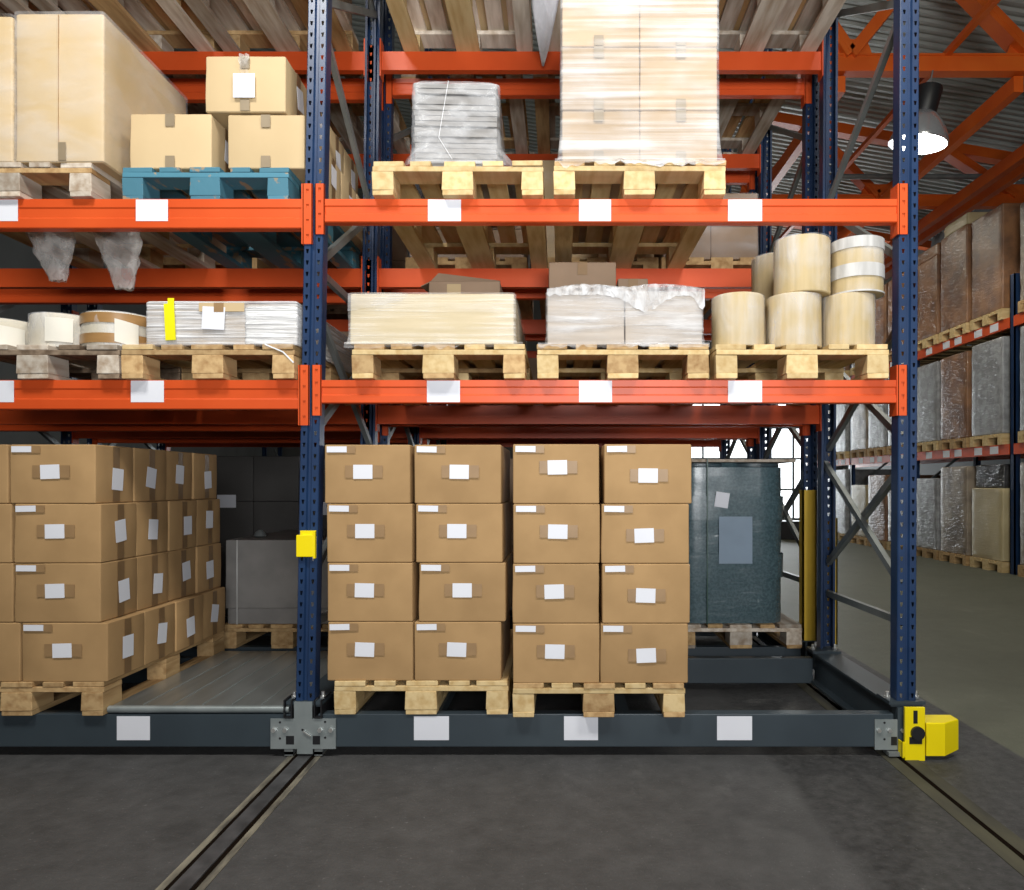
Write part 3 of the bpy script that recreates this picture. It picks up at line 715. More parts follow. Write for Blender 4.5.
# stack A: left block, right column visible front and side; left column front only
Ya = -.03
la = [9.4, 13.5, 14, 21.5]
for r in range(4):
    zz = zbase+(3-r)*BHt
    x = X(la[r], Ya)+BW/2
    for k in range(4):
        if k == 0:
            lb = 'brown carton, %s at the front right corner of the left block' % rows[r]
        else:
            lb = 'brown side-labelled carton, %s layer, %s back along the left block' % (['top', 'second', 'third', 'bottom'][r], ['', 'second', 'third', 'rearmost'][k])
        carton(x+rc.uniform(-.006, .006)*(k > 0), Ya+.004+k*(BD+.004), zz, BW, BD, BHt-.002, lb, M_kraft, 'labelled', 'brown cartons in the left block', rz=rc.uniform(-.012, .012), side=True, front=(k == 0))
    xr_ = [8, 11.5, 13, 20][r]
    carton(X(xr_, Ya)-BW/2-.004, Ya+.004, zz, BW, BD, BHt-.002, 'brown carton cut by the left photo edge, %s on the base' % rows[r], M_kraft, 'labelled', 'brown cartons in the left block', rz=0)
# stacks B and C
Yb, Yc = -.01, -.05
colB1 = [324.5, 327, 327.5, 327.5]; colB2 = [414.5, 416, 419, 414.6]
colC1 = [513.3, 513.4, 512.6, 513.2]; colC2 = [604.3, 601.5, 602.6, 600.9]
for ci, (cols_, Y_, nm, deep) in enumerate(((colB1, Yb, 'first column right of the blue post', 0), (colB2, Yb, 'second column right of the blue post', 2), (colC1, Yc, 'third column right of the blue post', 0), (colC2, Yc, 'column next to the dark wrapped drums', 0))):
    for r in range(4):
        s = sc(Y_)
        dx = [(0, 0), (.02, .0), (0, .0), (.01, 0)][r][0]
        extra = (-.012 if ci == 0 else .005)
        wloc = BW+(.006 if ci % 2 else 0)
        carton(X(cols_[r], Y_)+wloc/2-.001, Y_+.004, zbase+(3-r)*BHt, wloc, BD, BHt-.002,
               'brown carton, %s in the %s' % (rows[r], nm), M_kraft, 'labelled', 'brown cartons on the two middle pallets',
               rz=rc.uniform(-.008, .008), side=False, lab_dx=extra+rc.uniform(-.01, .01), lab_dz=(.0 if ci != 2 or r else .02)+(-.018 if ci == 3 else 0))
        if ci == 3:
            for k in (1, 2, 3):
                carton(X(cols_[r], Y_)+wloc/2-.003, Y_+.004+k*(BD+.004), zbase+(3-r)*BHt, wloc, BD, BHt-.002,
                       'brown carton, %s, %s back behind the column beside the wrapped drums' % (rows[r], ['', 'second', 'third', 'last'][k]), M_kraft, 'labelled', 'brown cartons on the two middle pallets', front=False, side=True)
        if ci == 1:
            carton(X(cols_[r], Y_)+wloc/2-.001, Y_+.004+BD+.006, zbase+(3-r)*BHt, wloc, BD, BHt-.002,
                   'brown carton, %s, just behind the front second column, glimpsed in the gap' % rows[r], M_kraft, 'labelled', 'brown cartons on the two middle pallets', front=False)

# upper left: tall pale cartons
def tall_carton(l, r, yt, yb, Y, d_, lab):
    w_ = X(r, Y)-X(l, Y); z0 = z2+PH; h_ = Z(yt, Y)-z0
    t = thing('tall_carton', lab, 'carton', (X(l, Y)+w_/2, Y+d_/2, z0), 0, 'tall pale cartons')
    soft_box(w_, d_, h_, 5, .004, .01, 6, 6).build('carton_body', M_kraftp, t, True)
    MB().box(-.0006, .0006, -d_/2-.0088, -d_/2-.003, .02, h_-.01).build('flap_seam', M_kraft, t)
    plate(t, 'tape', M_gtape, .0, .035, .005, .09, 'f', -d_/2-.0085)
    soft_box(w_+.014, d_+.014, h_+.012, 8, .002, .012, 8, 10, wrinkle=.0004, open_bottom=True).build('stretch_film', M_filmt, t, True)
    return t
tall_carton(15.5, 103.5, 13.5, 153, -.03, .74, 'tall pale carton wrapped in thin film, left on the upper beam')
tall_carton(-76, 12.5, 16, 155, -.03, .74, 'tall pale carton cut by the left photo edge on the upper beam')
film = []
def film_skirt(l, r, Y, z, drop, label, d_=1.1, group='stretch film hanging over pallet edges', seed=1, m=None):
    """ragged film hanging over the front of a pallet"""
    x0, x1 = X(l, Y), X(r, Y); n = 60; mb = MB(); vs = []; rows_ = 6
    for i in range(n+1):
        u = i/n; x = x0+(x1-x0)*u
        dd = drop*(.45+.8*abs(noise.noise(Vector((u*6, seed*3.3, 0))))+.35*noise.noise(Vector((u*25, seed, 1))))
        for j in range(rows_+1):
            v = j/rows_
            yy = Y-.012-.006*noise.noise(Vector((x*22, v*9, seed)))-.006*v
            vs.append((x, yy, z-dd*v))
    R_ = rows_+1
    mb.add(vs, [(i*R_+j, (i+1)*R_+j, (i+1)*R_+j+1, i*R_+j+1) for i in range(n) for j in range(rows_)])
    return mb, m or M_film
# cartons on the blue pallet
Yq = .035; zq = z2+PH
gq = 'pale cartons on the blue pallet'
def qc(l, r, yt, zbase_, k, lab, dz=0, **kw):
    w_ = X(r, Yq)-X(l, Yq); h_ = Z(yt, Yq)-zbase_
    carton(X(l, Yq)+w_/2, Yq+k*.305, zbase_, w_, .30, h_-.002, lab, M_kraftp, 'taped', gq, **kw)
hq = Z(113.5, Yq)-zq
qc(130, 211.5, 113.5, zq, 0, 'pale taped carton at the left front of the blue pallet', side=True)
qc(130, 211.5, 113.5, zq, 1, 'pale carton, second back in the left row on the blue pallet', side=True, front=False)
qc(228, 304.5, 114.5, zq, 0, 'pale taped carton at the right front of the blue pallet', side=True)
zq2 = Z(113.5, Yq)
for k in (1, 2, 3):
    qc(224, 302, 114.5, zq, k, 'pale carton past the blue post, lower layer, %s back' % ['', 'second', 'third', 'last'][k], side=True, front=False)
    qc(206, 286, 56.6, zq2+.004, k, 'pale carton past the blue post, upper layer, %s back' % ['', 'second', 'third', 'last'][k], side=True, front=False)
w_ = X(286, Yq)-X(206, Yq); hh_ = Z(56.8, Yq)-zq2-.004
t = carton((X(286, Yq)+X(206, Yq))/2, Yq-.005, zq2+.004, w_, .30, hh_, 'pale carton with square white note, alone on top at the front of the blue pallet', M_kraftp, 'taped', gq, side=True)
plate(t, 'note', M_paper, -.052, .05, hh_*.23, hh_*.66, 'f', -.165)
fb = MB()
vs = []
for i in range(7):
    for j in range(9):
        vs.append((-.022+.045*i/6+.004*math.sin(j*2.1), -.168-.01*math.sin(i*1.7+j)*.6-.004, hh_-.002-.11*j/8*(1-.1*math.sin(i*2))))
fb.add(vs, [(i*9+j, (i+1)*9+j, (i+1)*9+j+1, i*9+j+1) for i in range(6) for j in range(8)])
fb.build('film_tag', M_filmb, t, True)

# tall wrapped carton stack M2b
def wrapped_stack():
    Y = -.035; l, r = 562, 717.7
    x0, x1 = X(l, Y), X(r, Y); z0 = z2+PH; w_ = (x1-x0)/2; d_ = 1.1
    t = thing('wrapped_carton_stack', 'tall stack of pale cartons tightly wrapped in white stretch film', 'wrapped cartons', ((x0+x1)/2, Y, z0))
    rh = (Z(46.5, Y)-z0)/2.0/ .985
    seams = [z0, Z(110, Y), Z(46.5, Y), Z(-18, Y)]
    for r_ in range(3):
        for c_ in (-1, 1):
            for k in range(2):
                h_ = seams[r_+1]-seams[r_]
                b = link('carton', cart_mesh(w_-.003, d_/2-.004, h_-.003, M_kraftm, (r_+c_) % 4, .002), t, (c_*w_/2, d_/4+k*d_/2, seams[r_]-z0))
                if k == 0:
                    fy = -d_/4-.0045
                    plate(b, 'tape', M_gtape, -.022+.01*c_, .022+.01*c_, h_-.055, h_-.003, 'f', fy)
                    plate(b, 'tape', M_gtape, -.022+.01*c_, .022+.01*c_, .003, .05, 'f', fy)
    H_ = seams[-1]-z0
    o = soft_box(2*w_+.016, d_+.016, H_, 3, .002, .015, 16, 40, wrinkle=.0006, skirt=.022, open_bottom=True).build('stretch_film', M_film2, t, True); o.location = (0, d_/2, 0.002)
    mb, m_ = film_skirt(555, 724.5, -.055, z2+PH+.003, .048, '', seed=4)
    o = mb.build('film_skirt', M_filmw, t, True); o.location = -Vector(t.location)
wrapped_stack()

# grey wrapped bundle of flat cartons
def bundle():
    Y = -.0; l, r = 409, 493.5
    x0, x1 = X(l, Y), X(r, Y); z0 = z2+PH; h_ = Z(79, Y)-z0; w_ = x1-x0; d_ = .78
    t = thing('wrapped_bundle', 'bundle of flat grey cartons loosely wrapped in clear film', 'wrapped bundle', ((x0+x1)/2, Y+d_/2+.03, z0), .04)
    n = 16
    for i in range(n):
        zz = i*h_/n
        MB().box(-w_/2+rc.uniform(0, .008), w_/2-rc.uniform(0, .008), -d_/2+rc.uniform(0, .014), d_/2, zz, zz+h_/n-.0045).build('flat_carton', M_greycard, t)
    soft_box(w_+.03, d_+.03, h_+.012, 9, .004, .03, 14, 26, wrinkle=.006, skirt=.03, open_bottom=True, taper=.03).build('stretch_film', M_filmw2, t, True)
    # loose lower drape
    mb = MB(); vs = []; nn = 64
    for j in range(9):
        v = j/8
        for i in range(nn):
            a = 2*PI*i/nn
            ca, sa = math.cos(a), math.sin(a)
            e = (abs(ca)**6+abs(sa)**6)**(-1/6)
            top = .17+.05*noise.noise(Vector((ca*3, sa*3, 2)))
            rx = (w_/2+.02+.075*(v**1.6)+.02*noise.noise(Vector((ca*6, sa*6, v*3))))
            ry = (d_/2+.02+.03*(v**2)+.015*noise.noise(Vector((ca*7, sa*7, v*3+5))))
            vs.append((rx*ca*e+.015*v, ry*sa*e, top*(1-v)+.004))
    mb.add(vs, [(j*nn+i, j*nn+(i+1) % nn, (j+1)*nn+(i+1) % nn, (j+1)*nn+i) for j in range(8) for i in range(nn)])
    mb.build('loose_film', M_filmw2, t, True)
    MB().bar((-.03, -d_/2-.03, h_*.98), (-.075, -d_/2-.03, h_*.32), .0018).bar((-.075, -d_/2-.03, h_*.32), (-.01, -d_/2-.05, 0.02), .0018).build('film_crease', M_filmline, t)
M_filmw2 = film_mat('cloudy_film', (.66, .67, .69), lo=.05, hi=.42, stretch=(2, 2, 5), scale=4, rough=.15, bump=.8)
M_filmline = mat('film_fold', (.85, .86, .88), .2, scale=9)
bundle()

# low wrapped loads on the lower beam
def case_load():
    Y = -.06; x0, x1 = X(348, Y), X(515, Y); z0 = z1+PH; h_ = Z(293, Y)-z0
    w_ = x1-x0; d_ = 1.15
    t = thing('wrapped_case', 'long beige case wrapped in clear film beside the blue post', 'wrapped case', ((x0+x1)/2, Y+.01+d_/2, z0))
    soft_box(w_-.012, d_-.01, h_, 2, .003, .006, 6, 6).build('case_body', M_cream, t, True)
    soft_box(w_+.008, d_+.008, h_+.006, 6, .003, .012, 18, 24, wrinkle=.002, skirt=.012, open_bottom=True, z0=0).build('stretch_film', M_filmc, t, True)
    mb, m_ = film_skirt(345, 523, -.065, z0+.006, .035, '', seed=2)
    o = mb.build('film_skirt', M_filmw, t, True); o.location = -Vector(t.location)
    mb = MB(); vs = []
    for i in range(20):
        u = i/19
        for j in range(3): vs.append((-w_/2+.0+u*w_*.36, -d_/2-.012-.003*math.sin(i*1.3+j), h_-.002-j*.016*(1-u*.55)-(0.05*(1-u)**.6 if j else 0)))
    mb.add(vs, [(i*3+j, (i+1)*3+j, (i+1)*3+j+1, i*3+j+1) for i in range(19) for j in range(2)])
    mb.build('film_flap', M_filmw, t, True)
M_filmc = film_mat('light_film', (.93, .92, .88), lo=.04, hi=.4, stretch=(.8, .8, 26), scale=2.5, rough=.15)
case_load()
def white_load():
    Y = -.05; x0, x1 = X(547, Y), X(703, Y); z0 = z1+PH; h_ = Z(291, Y)-z0
    w_ = x1-x0; d_ = 1.12
    t = thing('wrapped_boxes', 'pair of low boxes under white stretch film with ragged top edge', 'wrapped boxes', ((x0+x1)/2, Y+.01+d_/2, z0))
    for s_ in (-1, 1):
        soft_box(w_/2-.004, d_, h_, s_+3, .002, .005, 5, 5).build('box_body', M_white_card, t, True).location = (s_*w_/4, 0, 0)
    soft_box(w_+.012, d_+.012, h_+.004, 16, .004, .014, 20, 30, wrinkle=.003, skirt=.012, open_bottom=True).build('stretch_film', M_filmw, t, True)
    # gathered film draped over the top
    mb = MB(); vs = []; n = 60; R_ = 8
    for i in range(n+1):
        u = i/n
        top = h_+.014+.035*max(0, math.sin(PI*min(1, u*1.9)))*.6+.022*max(0, math.sin(PI*(u-.45)/.55))+.006*noise.noise(Vector((u*20, 3, 0)))
        dr = .02+.075*math.exp(-((u-.62)/.13)**2)+.03*math.exp(-((u-.98)/.04)**2)*2.2+.012*noise.noise(Vector((u*30, 1, 0)))
        for j in range(R_):
            v = j/(R_-1)
            if v < .3: p = (-w_/2+u*w_*1.01, -d_/2+.25*(1-v/.3)-.012, top-.0*v)
            else: p = (-w_/2+u*w_*1.01, -d_/2-.016-.008*noise.noise(Vector((u*28, v*6, 1))), top-(v-.3)/.7*(dr+top-h_))
            vs.append(p)
    mb.add(vs, [(i*R_+j, (i+1)*R_+j, (i+1)*R_+j+1, i*R_+j+1) for i in range(n) for j in range(R_-1)])
    mb.build('gathered_film', M_filmg, t, True)
    mb, m_ = film_skirt(538, 709, -.055, z0+.004, .038, '', seed=7)
    o = mb.build('film_skirt', M_filmw, t, True); o.location = -Vector(t.location)
M_filmg = film_mat('gathered_white_film', (.72, .72, .73), lo=.15, hi=.8, stretch=(9, 6, 4), scale=3, rough=.25, bump=1)
white_load()
def yellow_load():
    Y = -.04; x0, x1 = X(145.5, Y), X(296, Y); z0 = z1+PH; h_ = Z(300.5, Y)-z0
    w_ = x1-x0; d_ = 1.0
    t = thing('wrapped_load', 'low film wrapped load with a yellow strip and white paper', 'wrapped load', ((x0+x1)/2, Y+.01+d_/2, z0))
    soft_box(w_*.655, d_, h_, 1, .002, .006, 5, 5).build('carton_body', M_white_card, t, True).location = (-w_*.1725, 0, 0)
    soft_box(w_*.34, d_, h_*.93, 2, .002, .006, 5, 5).build('carton_body', M_white_card, t, True).location = (w_*.33, 0, 0)
    soft_box(w_+.01, d_+.01, h_*.98+.004, 26, .003, .012, 20, 30, wrinkle=.0025, open_bottom=True).build('stretch_film', M_filmw3, t, True)
    f_ = -d_/2
    plate(t, 'carton_edge', M_kraftp, -w_/2+.25, -w_/2+.46, h_-.052, h_-.012, 'f', f_-.014)
    plate(t, 'tape', M_tape, -w_/2+.32, -w_/2+.365, h_-.055, h_-.012, 'f', f_-.016)
    plate(t, 'yellow_strip', M_ystrip, -w_/2+.092, -w_/2+.14, .02, h_-.016, 'f', f_-.016, -.05)
    plate(t, 'yellow_strip', M_ystrip, -w_/2+.105, -w_/2+.135, h_-.02, h_+.01, 'f', f_-.014, 0)
    plate(t, 'paper_sheet', M_paper, -w_/2+.265, -w_/2+.37, .07, .175, 'f', f_-.015, .05)
    o = soft_box(w_*.352, d_*.5, h_*.86, 31, .003, .012, 14, 24, wrinkle=.004, open_bottom=True).build('white_film', M_filmg2, t, True); o.location = (w_*.33, -d_/4-.008, .004)
    MB().bar((w_*.30, f_-.02, .0), (w_*.42, f_-.02, -.035), .006).bar((w_*.42, f_-.02, -.035), (w_*.49, f_-.02, -.085), .006).build('film_tail', M_filmline, t)
    mb, m_ = film_skirt(123, 294, -.05, z0+.004, .028, '', seed=11)
    o = mb.build('film_skirt', M_filmt, t, True); o.location = -Vector(t.location)
M_ystrip = mat('yellow_strip_print', (.88, .80, .0), .5, scale=5)
M_filmw3 = film_mat('streaky_film', (.9, .91, .93), lo=.1, hi=.8, stretch=(.8, .8, 32), scale=2.5, rough=.2, bump=.8)
M_filmg2 = film_mat('dense_white_film', (.92, .92, .92), lo=.5, hi=.98, stretch=(1, 1, 26), scale=3, rough=.2, bump=1)
yellow_load()

# round rolls
def roll(px_l, px_r, yt, zb_, Y, label, film=None, band=None, paper=None, m=None, group='tall round rolls', rz=0, caps=None):
    """Y is the depth of the roll's axis"""
    r = (X(px_r, Y)-X(px_l, Y))/2*.99; xc = (X(px_l, Y)+X(px_r, Y))/2; h = Z(yt, Y-r*.9)-zb_
    t = thing('round_roll', label, 'roll', (xc, Y, zb_), rz, group)
    MB().lathe([(r-.006, 0), (r-.001, .004), (r, .012), (r, h*.33), (r, h*.66), (r, h-.014), (r-.003, h-.004), (r-.010, h), (.001, h)], 44, wob=.012, seed=rc.random()*9).build('roll_body', m or M_rollkraft, t, True)
    if film:
        f0, f1 = film
        MB().lathe([(r+.0035, h*f0), (r+.003, h*(f0+(f1-f0)*.25)), (r+.004, h*(f0+f1)/2), (r+.003, h*(f0+(f1-f0)*.75)), (r+.003, h*f1)], 60, wob=.03, seed=rc.random()*9, caps=False).build('clear_film', M_filmr, t, True)
    for (b0, b1, bm_) in (band or []):
        MB().lathe([(r+.0055, h*b0), (r+.0055, h*b1)], 44, wob=.012, seed=2, caps=False).build('band', bm_, t, True)
    if paper:
        a0, a1, p0, p1, tl = paper
        vs = []; n = 10
        for i in range(n+1):
            a = a0+(a1-a0)*i/n
            for j, v in enumerate((p0, p1)):
                vs.append(((r+.008)*math.cos(a), (r+.008)*math.sin(a), h*v+tl*(i/n)))
        MB().add(vs, [(2*i, 2*i+2, 2*i+3, 2*i+1) for i in range(n)]).build('paper_label', M_paper_c, t, True)
    return t
M_rollkraft = mat('corrugated_roll_board', (.52, .405, .225), .7, scale=7, stretch=(6, 6, .12), col2=(.45, .35, .185), spec=.2, bump=.25)
M_rollwhite = mat('white_wrapped_roll', (.66, .60, .48), .45, scale=4, col2=(.56, .50, .38))
M_filmr = film_mat('roll_film', lo=.0, hi=.38, stretch=(4, 4, 1), scale=3, rough=.12, bump=.7)
M_wband = mat('white_band', (.58, .57, .55), .5, scale=9, stretch=(3, 3, .4), col2=(.42, .41, .39), spec=.3)
M_bband = mat('brown_band', (.36, .20, .075), .35, scale=6, stretch=(1, 1, 6))
M_paper_c = mat('cream_paper_label', (.80, .76, .66), .6, scale=3)
zr = z1+PH
Yr = .09
roll(712, 763.5, 291.5, zr, Yr, 'brown corrugated roll, left of the three on the lower row', film=(.0, .98))
roll(767, 820, 291.5, zr, Yr, 'brown corrugated roll, middle of the three on the lower row', film=(.0, .98))
roll(822.5, 873, 292, zr, Yr, 'brown corrugated roll, right of the three on the lower row', film=(.0, .99))
zr2 = Z(291.8, Yr-.11)+.001
roll(774.5, 829, 233.5, zr2, Yr, 'brown corrugated roll with clear film, upper row left of the white-banded one', film=(.02, 1.0))
roll(831.5, 881.5, 236, zr2, Yr-.005, 'film covered roll with wide white bands on the upper row', film=(0, 1.0), band=[(.0, .03, M_wband), (.28, .52, M_wband), (.80, 1.0, M_wband)])
roll(752, 802, 252, zr2, .42, 'brown corrugated roll standing further back behind the upper row', film=(.4, 1.0))
roll(754, 804, 300, zr, .42, 'brown corrugated roll hidden behind the lower row, under the rear upper one')
ex = []
mb = MB(); 
# flat rolls on the dark pallet
gf = 'flat round rolls on the dark pallet'
roll(87, 153, 311, zr, .13, 'flat white roll with two brown bands and a tilted paper', m=M_rollwhite, band=[(.08, .36, M_bband), (.66, .95, M_bband)], paper=(-1.15, -.55, .12, .78, -.02), film=(0, 1), group=gf)
roll(35.5, 93, 312.5, zr, .14, 'flat cream roll with a square paper, between two other flat rolls', m=M_rollwhite, paper=(-1.5, -.72, .15, .85, 0), film=(0, 1), group=gf)
roll(-28, 34, 317, zr, .15, 'flat cream roll at the left photo edge', m=M_rollwhite, paper=(-1.1, -.35, .1, .75, -.01), film=(0, 1), group=gf)

# boxes lying behind on top of the low loads
zt1 = Z(293, -.05)
def simple_box(l, r, yt, Y, z0, d_, label, m, group=None, tape=True, rz=0, cat='carton'):
    w_ = X(r, Y)-X(l, Y); h_ = Z(yt, Y)-z0
    t = thing('carton', label, cat, (X(l, Y)+w_/2, Y+d_/2, z0), rz, group)
    soft_box(w_, d_, h_, 3, .003, .006, 4, 4).build('carton_body', m, t, True)
    if tape: plate(t, 'tape', M_tape, -.028, .028, h_-.075, h_-.004, 'f', -d_/2-.0065)
    return t, w_, h_
t, w_, h_ = simple_box(429, 500, 281, .78, zt1+.012, .26, 'open cardboard box with raised flap lying behind the beige case', M_kraftd, tape=False)
fl = MB(); fl.add([(-w_/2, -.13, h_-.01), (w_/2, -.13, h_-.01), (w_/2, -.10, h_+.01), (-w_/2+.05, -.10, h_+.055)], [(0, 1, 2, 3)])
fo = fl.build('flap', M_kraftd, t); md = fo.modifiers.new('t', 'SOLIDIFY'); md.thickness = .004
fl = MB(); fl.add([(-w_/2, -.13, h_-.01), (-w_/2, .12, h_-.01), (-w_/2-.05, .12, h_+.0), (-w_/2-.05, -.12, h_-.03)], [(0, 1, 2, 3)])
fo = fl.build('flap', M_kraftd, t); md = fo.modifiers.new('t', 'SOLIDIFY'); md.thickness = .004
plate(t, 'tape', M_kraftp, -.10, -.02, .05, h_-.02, 'f', -.138)
simple_box(549, 616, 262, .72, zt1+.05, .34, 'plain brown box standing on the rear of the white wrapped boxes', M_kraftd)
simple_box(618, 648, 278.5, .80, zt1+.05, .2, 'small brown box beside the plain box behind the white film', M_kraftd)
bpy.context.view_layer.update()

# ---------------------------------------------------------------- second rack goods
def flat_load(x0, x1, z0, ztop, Y, d_, label, m, name='carton_stack', cat='carton stack', film_=True, group=None, nx=2, nz=2):
    t = thing(name, label, cat, ((x0+x1)/2, Y+d_/2, z0), 0, group)
    w_ = (x1-x0)/nx; h_ = (ztop-z0)/nz
    for i in range(nx):
        for j in range(nz):
            link('carton', cart_mesh(w_-.003, d_-.004, h_-.003, m, (i+j) % 4, .002), t, (-(x1-x0)/2+w_*(i+.5), 0, j*h_))
    if film_: soft_box(x1-x0+.012, d_+.012, ztop-z0, 4, .002, .014, 10, 14, wrinkle=.003, open_bottom=True).build('stretch_film', M_filmt, t, True)
    return t
def floor_pallet_load(i, xc, z, Y): pass
zp2 = z2+PH
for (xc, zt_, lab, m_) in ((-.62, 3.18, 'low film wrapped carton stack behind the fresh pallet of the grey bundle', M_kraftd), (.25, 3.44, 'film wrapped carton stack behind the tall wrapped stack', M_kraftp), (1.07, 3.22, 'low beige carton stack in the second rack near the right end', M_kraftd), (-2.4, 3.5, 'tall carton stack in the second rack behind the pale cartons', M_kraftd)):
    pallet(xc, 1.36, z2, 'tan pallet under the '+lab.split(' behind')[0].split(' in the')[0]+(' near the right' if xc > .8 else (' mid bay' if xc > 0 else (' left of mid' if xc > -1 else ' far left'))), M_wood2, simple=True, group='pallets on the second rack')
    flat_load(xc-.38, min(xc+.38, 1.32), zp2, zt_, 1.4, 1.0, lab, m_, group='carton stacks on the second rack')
for (xc, zt_, lab, m_) in ((-2.5, 2.35, 'added light-blocking stack on the lower level behind the flat rolls', M_kraftd), (-1.66, 2.3, 'added light-blocking stack on the lower level behind the yellow strip load', M_kraftd)):
    pallet(xc, 1.36, z1, 'added dark pallet on the lower level of the second rack, %s of two' % ('left' if xc < -2 else 'right'), M_woodd, simple=True, group='pallets on the second rack')
    flat_load(xc-.38, xc+.38, z1+PH, zt_, 1.4, 1.0, lab, m_, group='carton stacks on the second rack', film_=False)  # left bay loads of the second rack, added to block light from behind
M_shadecard = mat('shade_dark_board', (.07, .065, .06), .75, scale=4)  # near-black board colour carries the shade of the deep left bay
for (xc, z_, zt_, lab, m_, nz_) in ((-1.72, zB, 1.42, 'added shade-dark stack behind the large grey box', M_shadecard, 3), (-2.62, zB, 1.52, 'added shade-dark stack deep behind the left block of brown cartons', M_shadecard, 3), (-1.75, z1, 2.38, 'added light-blocking stack on the third rack above the grey box', M_kraftd, 2), (-2.65, z1, 2.40, 'added light-blocking stack on the third rack behind the flat rolls', M_kraftd, 2),
        (-3.5, zB, 1.45, 'added light-blocking stack on the third rack beyond the left photo edge', M_kraftd, 3), (-.5, z1, 2.36, 'added light-blocking stack on the third rack behind the beige case', M_kraftd, 2), (.4, z1, 2.3, 'added light-blocking stack on the third rack behind the white film', M_kraftd, 2),
        (-.6, zB, 1.5, 'added light-blocking stack on the third rack behind the middle cartons', M_kraftd, 3), (.3, zB, 1.5, 'added light-blocking stack on the third rack left of the drums', M_kraftd, 3), (-1.7, z2, 3.6, 'added light-blocking stack on the upper third rack behind the blue post', M_kraftd, 2), (-2.6, z2, 3.5, 'added light-blocking stack on the upper third rack behind the tall cartons', M_kraftd, 2)):
    pallet(xc, 2.72, z_, 'pallet under the '+lab, M_woodd, simple=True, group='pallets added on the third rack')
    t = flat_load(xc-.39, xc+.39, z_+PH, zt_, 2.74, 1.0, lab, m_, group='box stacks added on the third rack to block light', film_=False, nz=nz_)  # third-rack stacks added to block light and darken the depths
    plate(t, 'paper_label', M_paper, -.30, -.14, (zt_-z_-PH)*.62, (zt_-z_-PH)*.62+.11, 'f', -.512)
# grey packed box on the left
pallet(X(282, 1.33), 1.33, zB, 'tan pallet behind the steel deck under the tall grey box', M_wood2, seed=50, group='pallets on the second rack')
def grey_box():
    Y = 1.34; x0, x1 = X(225.5, Y), X(342, Y); z0 = zB+PH; zt_ = Z(540, Y); d_ = 1.1
    t = thing('grey_box', 'large pale grey box in the shade behind the steel deck', 'box', ((x0+x1)/2, Y+d_/2, z0))
    hb = .105
    soft_box(x1-x0-.02, d_-.02, hb, 2, .001, .005).build('lower_tray', M_greycard, t, True)
    o = soft_box(x1-x0, d_, zt_-z0-hb, 2, .002, .005).build('upper_sleeve', M_greycard, t, True); o.location = (0, 0, hb)
    MB().box(-(x1-x0)/2+.075, -(x1-x0)/2+.083, -d_/2-.008, -d_/2-.005, 0, zt_-z0).build('strap', M_wband, t)
    plate(t, 'paper_label', M_paper, .12, .2, .33, .45, 'f', -d_/2-.008)
    MB().lathe([(.03, 0), (.045, .01), (.03, .035), (.012, .05)], 20, (-.26, -.3, zt_-z0+.001)).build('cap', M_galvd, t, True)
grey_box()
# dark wrapped drums
pallet(X(741, 1.33), 1.33, zB, 'grey-tan pallet under the dark wrapped drums', M_woodo, m2=M_wood2, seed=51, group='pallets on the second rack')
def drums():
    Y = 1.37; x0, x1 = X(676, Y), X(786.5, Y); z0 = zB+PH; zt_ = Z(462, Y); d_ = 1.05
    t = thing('wrapped_drums', 'dark blue-green drums under glossy wrap with two pale papers', 'drums', ((x0+x1)/2, Y+d_/2, z0))
    w_ = x1-x0; H_ = zt_-z0
    # two drums across, two deep, each with rolling hoops
    prof = [(0, 0)]
    r = w_/2
    def drum(cx, cy, rr):
        pr = [(rr-.01, 0), (rr, .008), (rr, .03), (rr-.008, .04)]
        for k in (1, 2):
            zz = H_*k/3
            pr += [(rr-.008, zz-.02), (rr+.003, zz-.006), (rr+.003, zz+.006), (rr-.008, zz+.02)]
        pr += [(rr-.008, H_-.04), (rr, H_-.03), (rr, H_-.01), (rr-.015, H_-.005), (.001, H_-.005)]
        MB().lathe(pr, 40, (cx, cy, 0)).build('drum', M_drum, t, True)
    q = w_/4-.006
    for cx in (-w_/4, w_/4):
        for cy in (-d_/2+q, -d_/2+q*3.1, d_/2-q): drum(cx, cy, q)
    # wrap pulled tight around them
    mb = soft_box(w_, d_, H_, 7, .0, q*.75, 10, 30, wrinkle=.003, open_bottom=True)
    mb.v = [(x, y, z-.0) for x, y, z in mb.v]
    mb.build('glossy_wrap', M_drumwrap, t, True)
    plate(t, 'paper_note', M_paper, -w_/2+.255, -w_/2+.345, H_-.30, H_-.20, 'f', -d_/2-.019, .15)
    plate(t, 'blue_sheet', M_bluesheet, -w_/2+.28, -w_/2+.50, H_-.67, H_-.36, 'f', -d_/2-.019)
    for zz in (H_*.34, H_*.70):
        mbb = soft_box(w_+.024, d_+.024, .03, 7, 0, q*.75, 10, 2, open_bottom=True); mbb.f = [f for f in mbb.f if len(f) == 4]
        o = mbb.build('hoop', M_drumwrap, t, True); o.location = (0, 0, zz)
    MB().box(-w_/2+.2, -w_/2+.208, -d_/2-.02, -d_/2-.015, -.02, H_+.03).build('strap', M_green, t)
    MB().box(-w_/2, w_/2+.07, -d_/2+.02, d_/2, H_, H_+.02, .003).build('cover_board', M_woodo, t)
M_drumwrap = wrapped_mat('dark_glossy_wrap', (.085, .14, .16), (.05, .09, .105), 1.0, 60)
M_drumwrap.node_tree.nodes['Principled BSDF'].inputs['Roughness'].default_value = .25
M_bluesheet = mat('pale_blue_sheet', (.25, .33, .42), .6, scale=4)
M_green = mat('green_strap', (.01, .06, .04), .4, scale=6)
drums()

